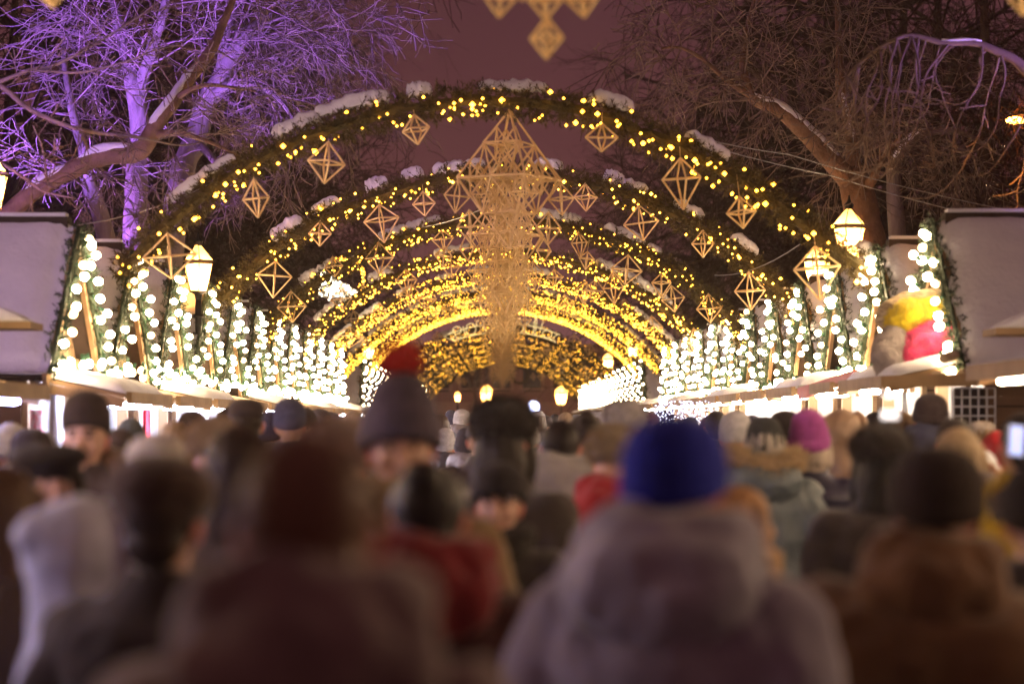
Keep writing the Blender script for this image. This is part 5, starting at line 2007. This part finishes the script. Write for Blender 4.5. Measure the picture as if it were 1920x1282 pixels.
for q, (x0, y0, x1, y1, rr, lb) in enumerate(((1768, 672, 1832, 656, .038, 'rolled cream mat under the pink fur'), (1752, 706, 1800, 700, .036, 'rolled cream mat on the awning edge, left one'), (1802, 702, 1850, 696, .036, 'rolled cream mat on the awning edge, right one'))):
    b_ = MB()
    a, b2 = at(x0, y0, 16.75), at(x1, y1, 18.0)
    b_.tube([a, a.lerp(b2, .04), a.lerp(b2, .5), a.lerp(b2, .96), b2], [rr * .7, rr, rr * 1.05, rr, rr * .7], 14)
    tag(place('rolled_mat', b_.mesh('rolled_mat', surf('cream_mat', (.68, .56, .36), (.50, .38, .22), 20, .9, .4, 60), True)), lb, 'mat', 'rolled mats on the right stall')
# awning end beam of the right stall, cable along it, wire grid
b_ = MB()
b_.beam(at(1650, 716, 16.72), at(2040, 706, 16.72), .10, .085)
o = place('beam', b_.mesh('beam', M_BEAM))
tag(o, 'pale timber beam along the end of the nearest right awning', 'beam')
b_ = MB()
b_.box((at(1900, 0, 16.9).x, 16.9, .98), (.40, .05, 1.96))
tag(place('side_panel', b_.mesh('side_panel', M_WOODH)), 'brown boarded side panel of the nearest right stall', 'panel')
b_ = MB()
x0, x1 = at(1788, 0, 16.85).x, at(1866, 0, 16.85).x
z0, z1 = .9, at(0, 727, 16.85).z
n = 5
for k in range(n + 1):
    x = x0 + (x1 - x0) * k / n
    b_.tube([(x, 16.85, z0), (x, 16.85, z1)], .007, 5)
k = 0
while z1 - k * .065 > z0:
    b_.tube([(x0, 16.85, z1 - k * .065), (x1, 16.85, z1 - k * .065)], .007, 5)
    k += 1
og = place('wire_grid', b_.mesh('wire_grid', surf('white_wire', (.7, .7, .72), None, 9, .4, 0)))
b_ = MB()
b_.box(((x0 + x1) / 2, 16.92, (z0 + z1) / 2), (x1 - x0, .02, z1 - z0))
place('dark_sheet', b_.mesh('dark_sheet', fab((.02, .016, .018))), og)  # dark sheet added so the wires stand out from the bright stall
tag(og, 'white wire display grid beside the right stall', 'display grid')
# left stall: cloths under the awning
def cloth(px0, px1, py0, py1, d, mat, name, label, cat, seed):
    b = MB()
    nx, nz = 10, 14
    a, c = at(px0, py0, d), at(px1, py1, d)
    vs, fs = [], []
    for lay in (0, 1):
        for i in range(nx + 1):
            for j in range(nz + 1):
                u, v = i / nx, j / nz
                vs.append((a.x + (c.x - a.x) * u, d + .035 * math.sin(u * 9 + seed) * (.4 + v) + .02 * noise.noise((u * 4, v * 3, seed)) + lay * .008, a.z + (c.z - a.z) * v))
    K = (nx + 1) * (nz + 1)
    for i in range(nx):
        for j in range(nz):
            q = i * (nz + 1) + j
            fs.append((q, q + nz + 1, q + nz + 2, q + 1))
            fs.append((K + q, K + q + 1, K + q + nz + 2, K + q + nz + 1))
    b.add(vs, fs)
    tag(place(name, b.mesh(name, mat, True)), label, cat)


WC = surf('white_cloth', (.78, .76, .80), (.70, .68, .74), 9, .9, .3, 60)
RC = surf('red_cloth', (.62, .04, .06), (.5, .03, .05), 9, .9, .3, 60)
PC = surf('patterned_red_cloth', (.70, .10, .16), (.78, .74, .76), 26, .9, .2, 60)
cloth(42, 58, 690, 742, 17.9, WC, 'towel', 'white towel hanging leftmost under the left awning', 'towel', 1)
cloth(62, 76, 690, 742, 17.9, WC, 'towel', 'white towel hanging second under the left awning', 'towel', 2)
cloth(80, 94, 690, 742, 18.0, WC, 'towel', 'white towel hanging third under the left awning', 'towel', 3)
cloth(47, 84, 768, 860, 18.0, PC, 'banner', 'red and white patterned cloth under the left awning', 'cloth', 4)
cloth(86, 118, 735, 860, 18.1, WC, 'drape', 'long white drape beside the patterned cloth', 'cloth', 5)
cloth(268, 281, 768, 840, 21.5, RC, 'pennant', 'plain red pennant at the second left stall', 'pennant', 6)
cloth(1398, 1482, 752, 785, 26, WC, 'sheet', 'white sheet hung under the right awnings', 'cloth', 7)
cloth(336, 392, 755, 830, 23.5, WC, 'sheet', 'pale sheet hung under the left awnings', 'cloth', 8)
# tilted red board
b_ = MB()
b_.beam(at(1500, 738, 21.5), at(1606, 704, 20.0), .05, .10)
tag(place('red_board', b_.mesh('red_board', surf('red_paint', (.55, .10, .06), (.42, .07, .05), 7, .5, .2))), 'red painted board sloping along a right awning', 'board')
# blue tinsel lights
b_ = MB()
rnd = random.Random(9)
for k in range(330):
    b_.octa(at(rnd.uniform(1228, 1338), rnd.uniform(752, 800), rnd.uniform(31, 34)), .011)
tag(place('tinsel_lights', b_.mesh('tinsel_lights', G_BLUE)), 'blue violet tinsel lights sparkling above the blue beanie', 'tinsel', kind='stuff')

# ------------------------------------------------------------------ night haze
m = bpy.data.materials.new('night_haze')
m.use_nodes = True
nt = m.node_tree
nt.nodes.clear()
o_ = nt.nodes.new('ShaderNodeOutputMaterial')
pv = nt.nodes.new('ShaderNodeVolumePrincipled')
pv.inputs['Color'].default_value = (1, .95, .92, 1)
pv.inputs['Density'].default_value = 0.0007
pv.inputs['Anisotropy'].default_value = .55
nt.links.new(pv.outputs[0], o_.inputs['Volume'])
b_ = MB()
b_.box((0, 115, 14.5), (244, 294, 31))
tag(place('haze', b_.mesh('haze', m)), kind='stuff')
S.cycles.volume_bounces = 0
S.cycles.volume_step_rate = 10
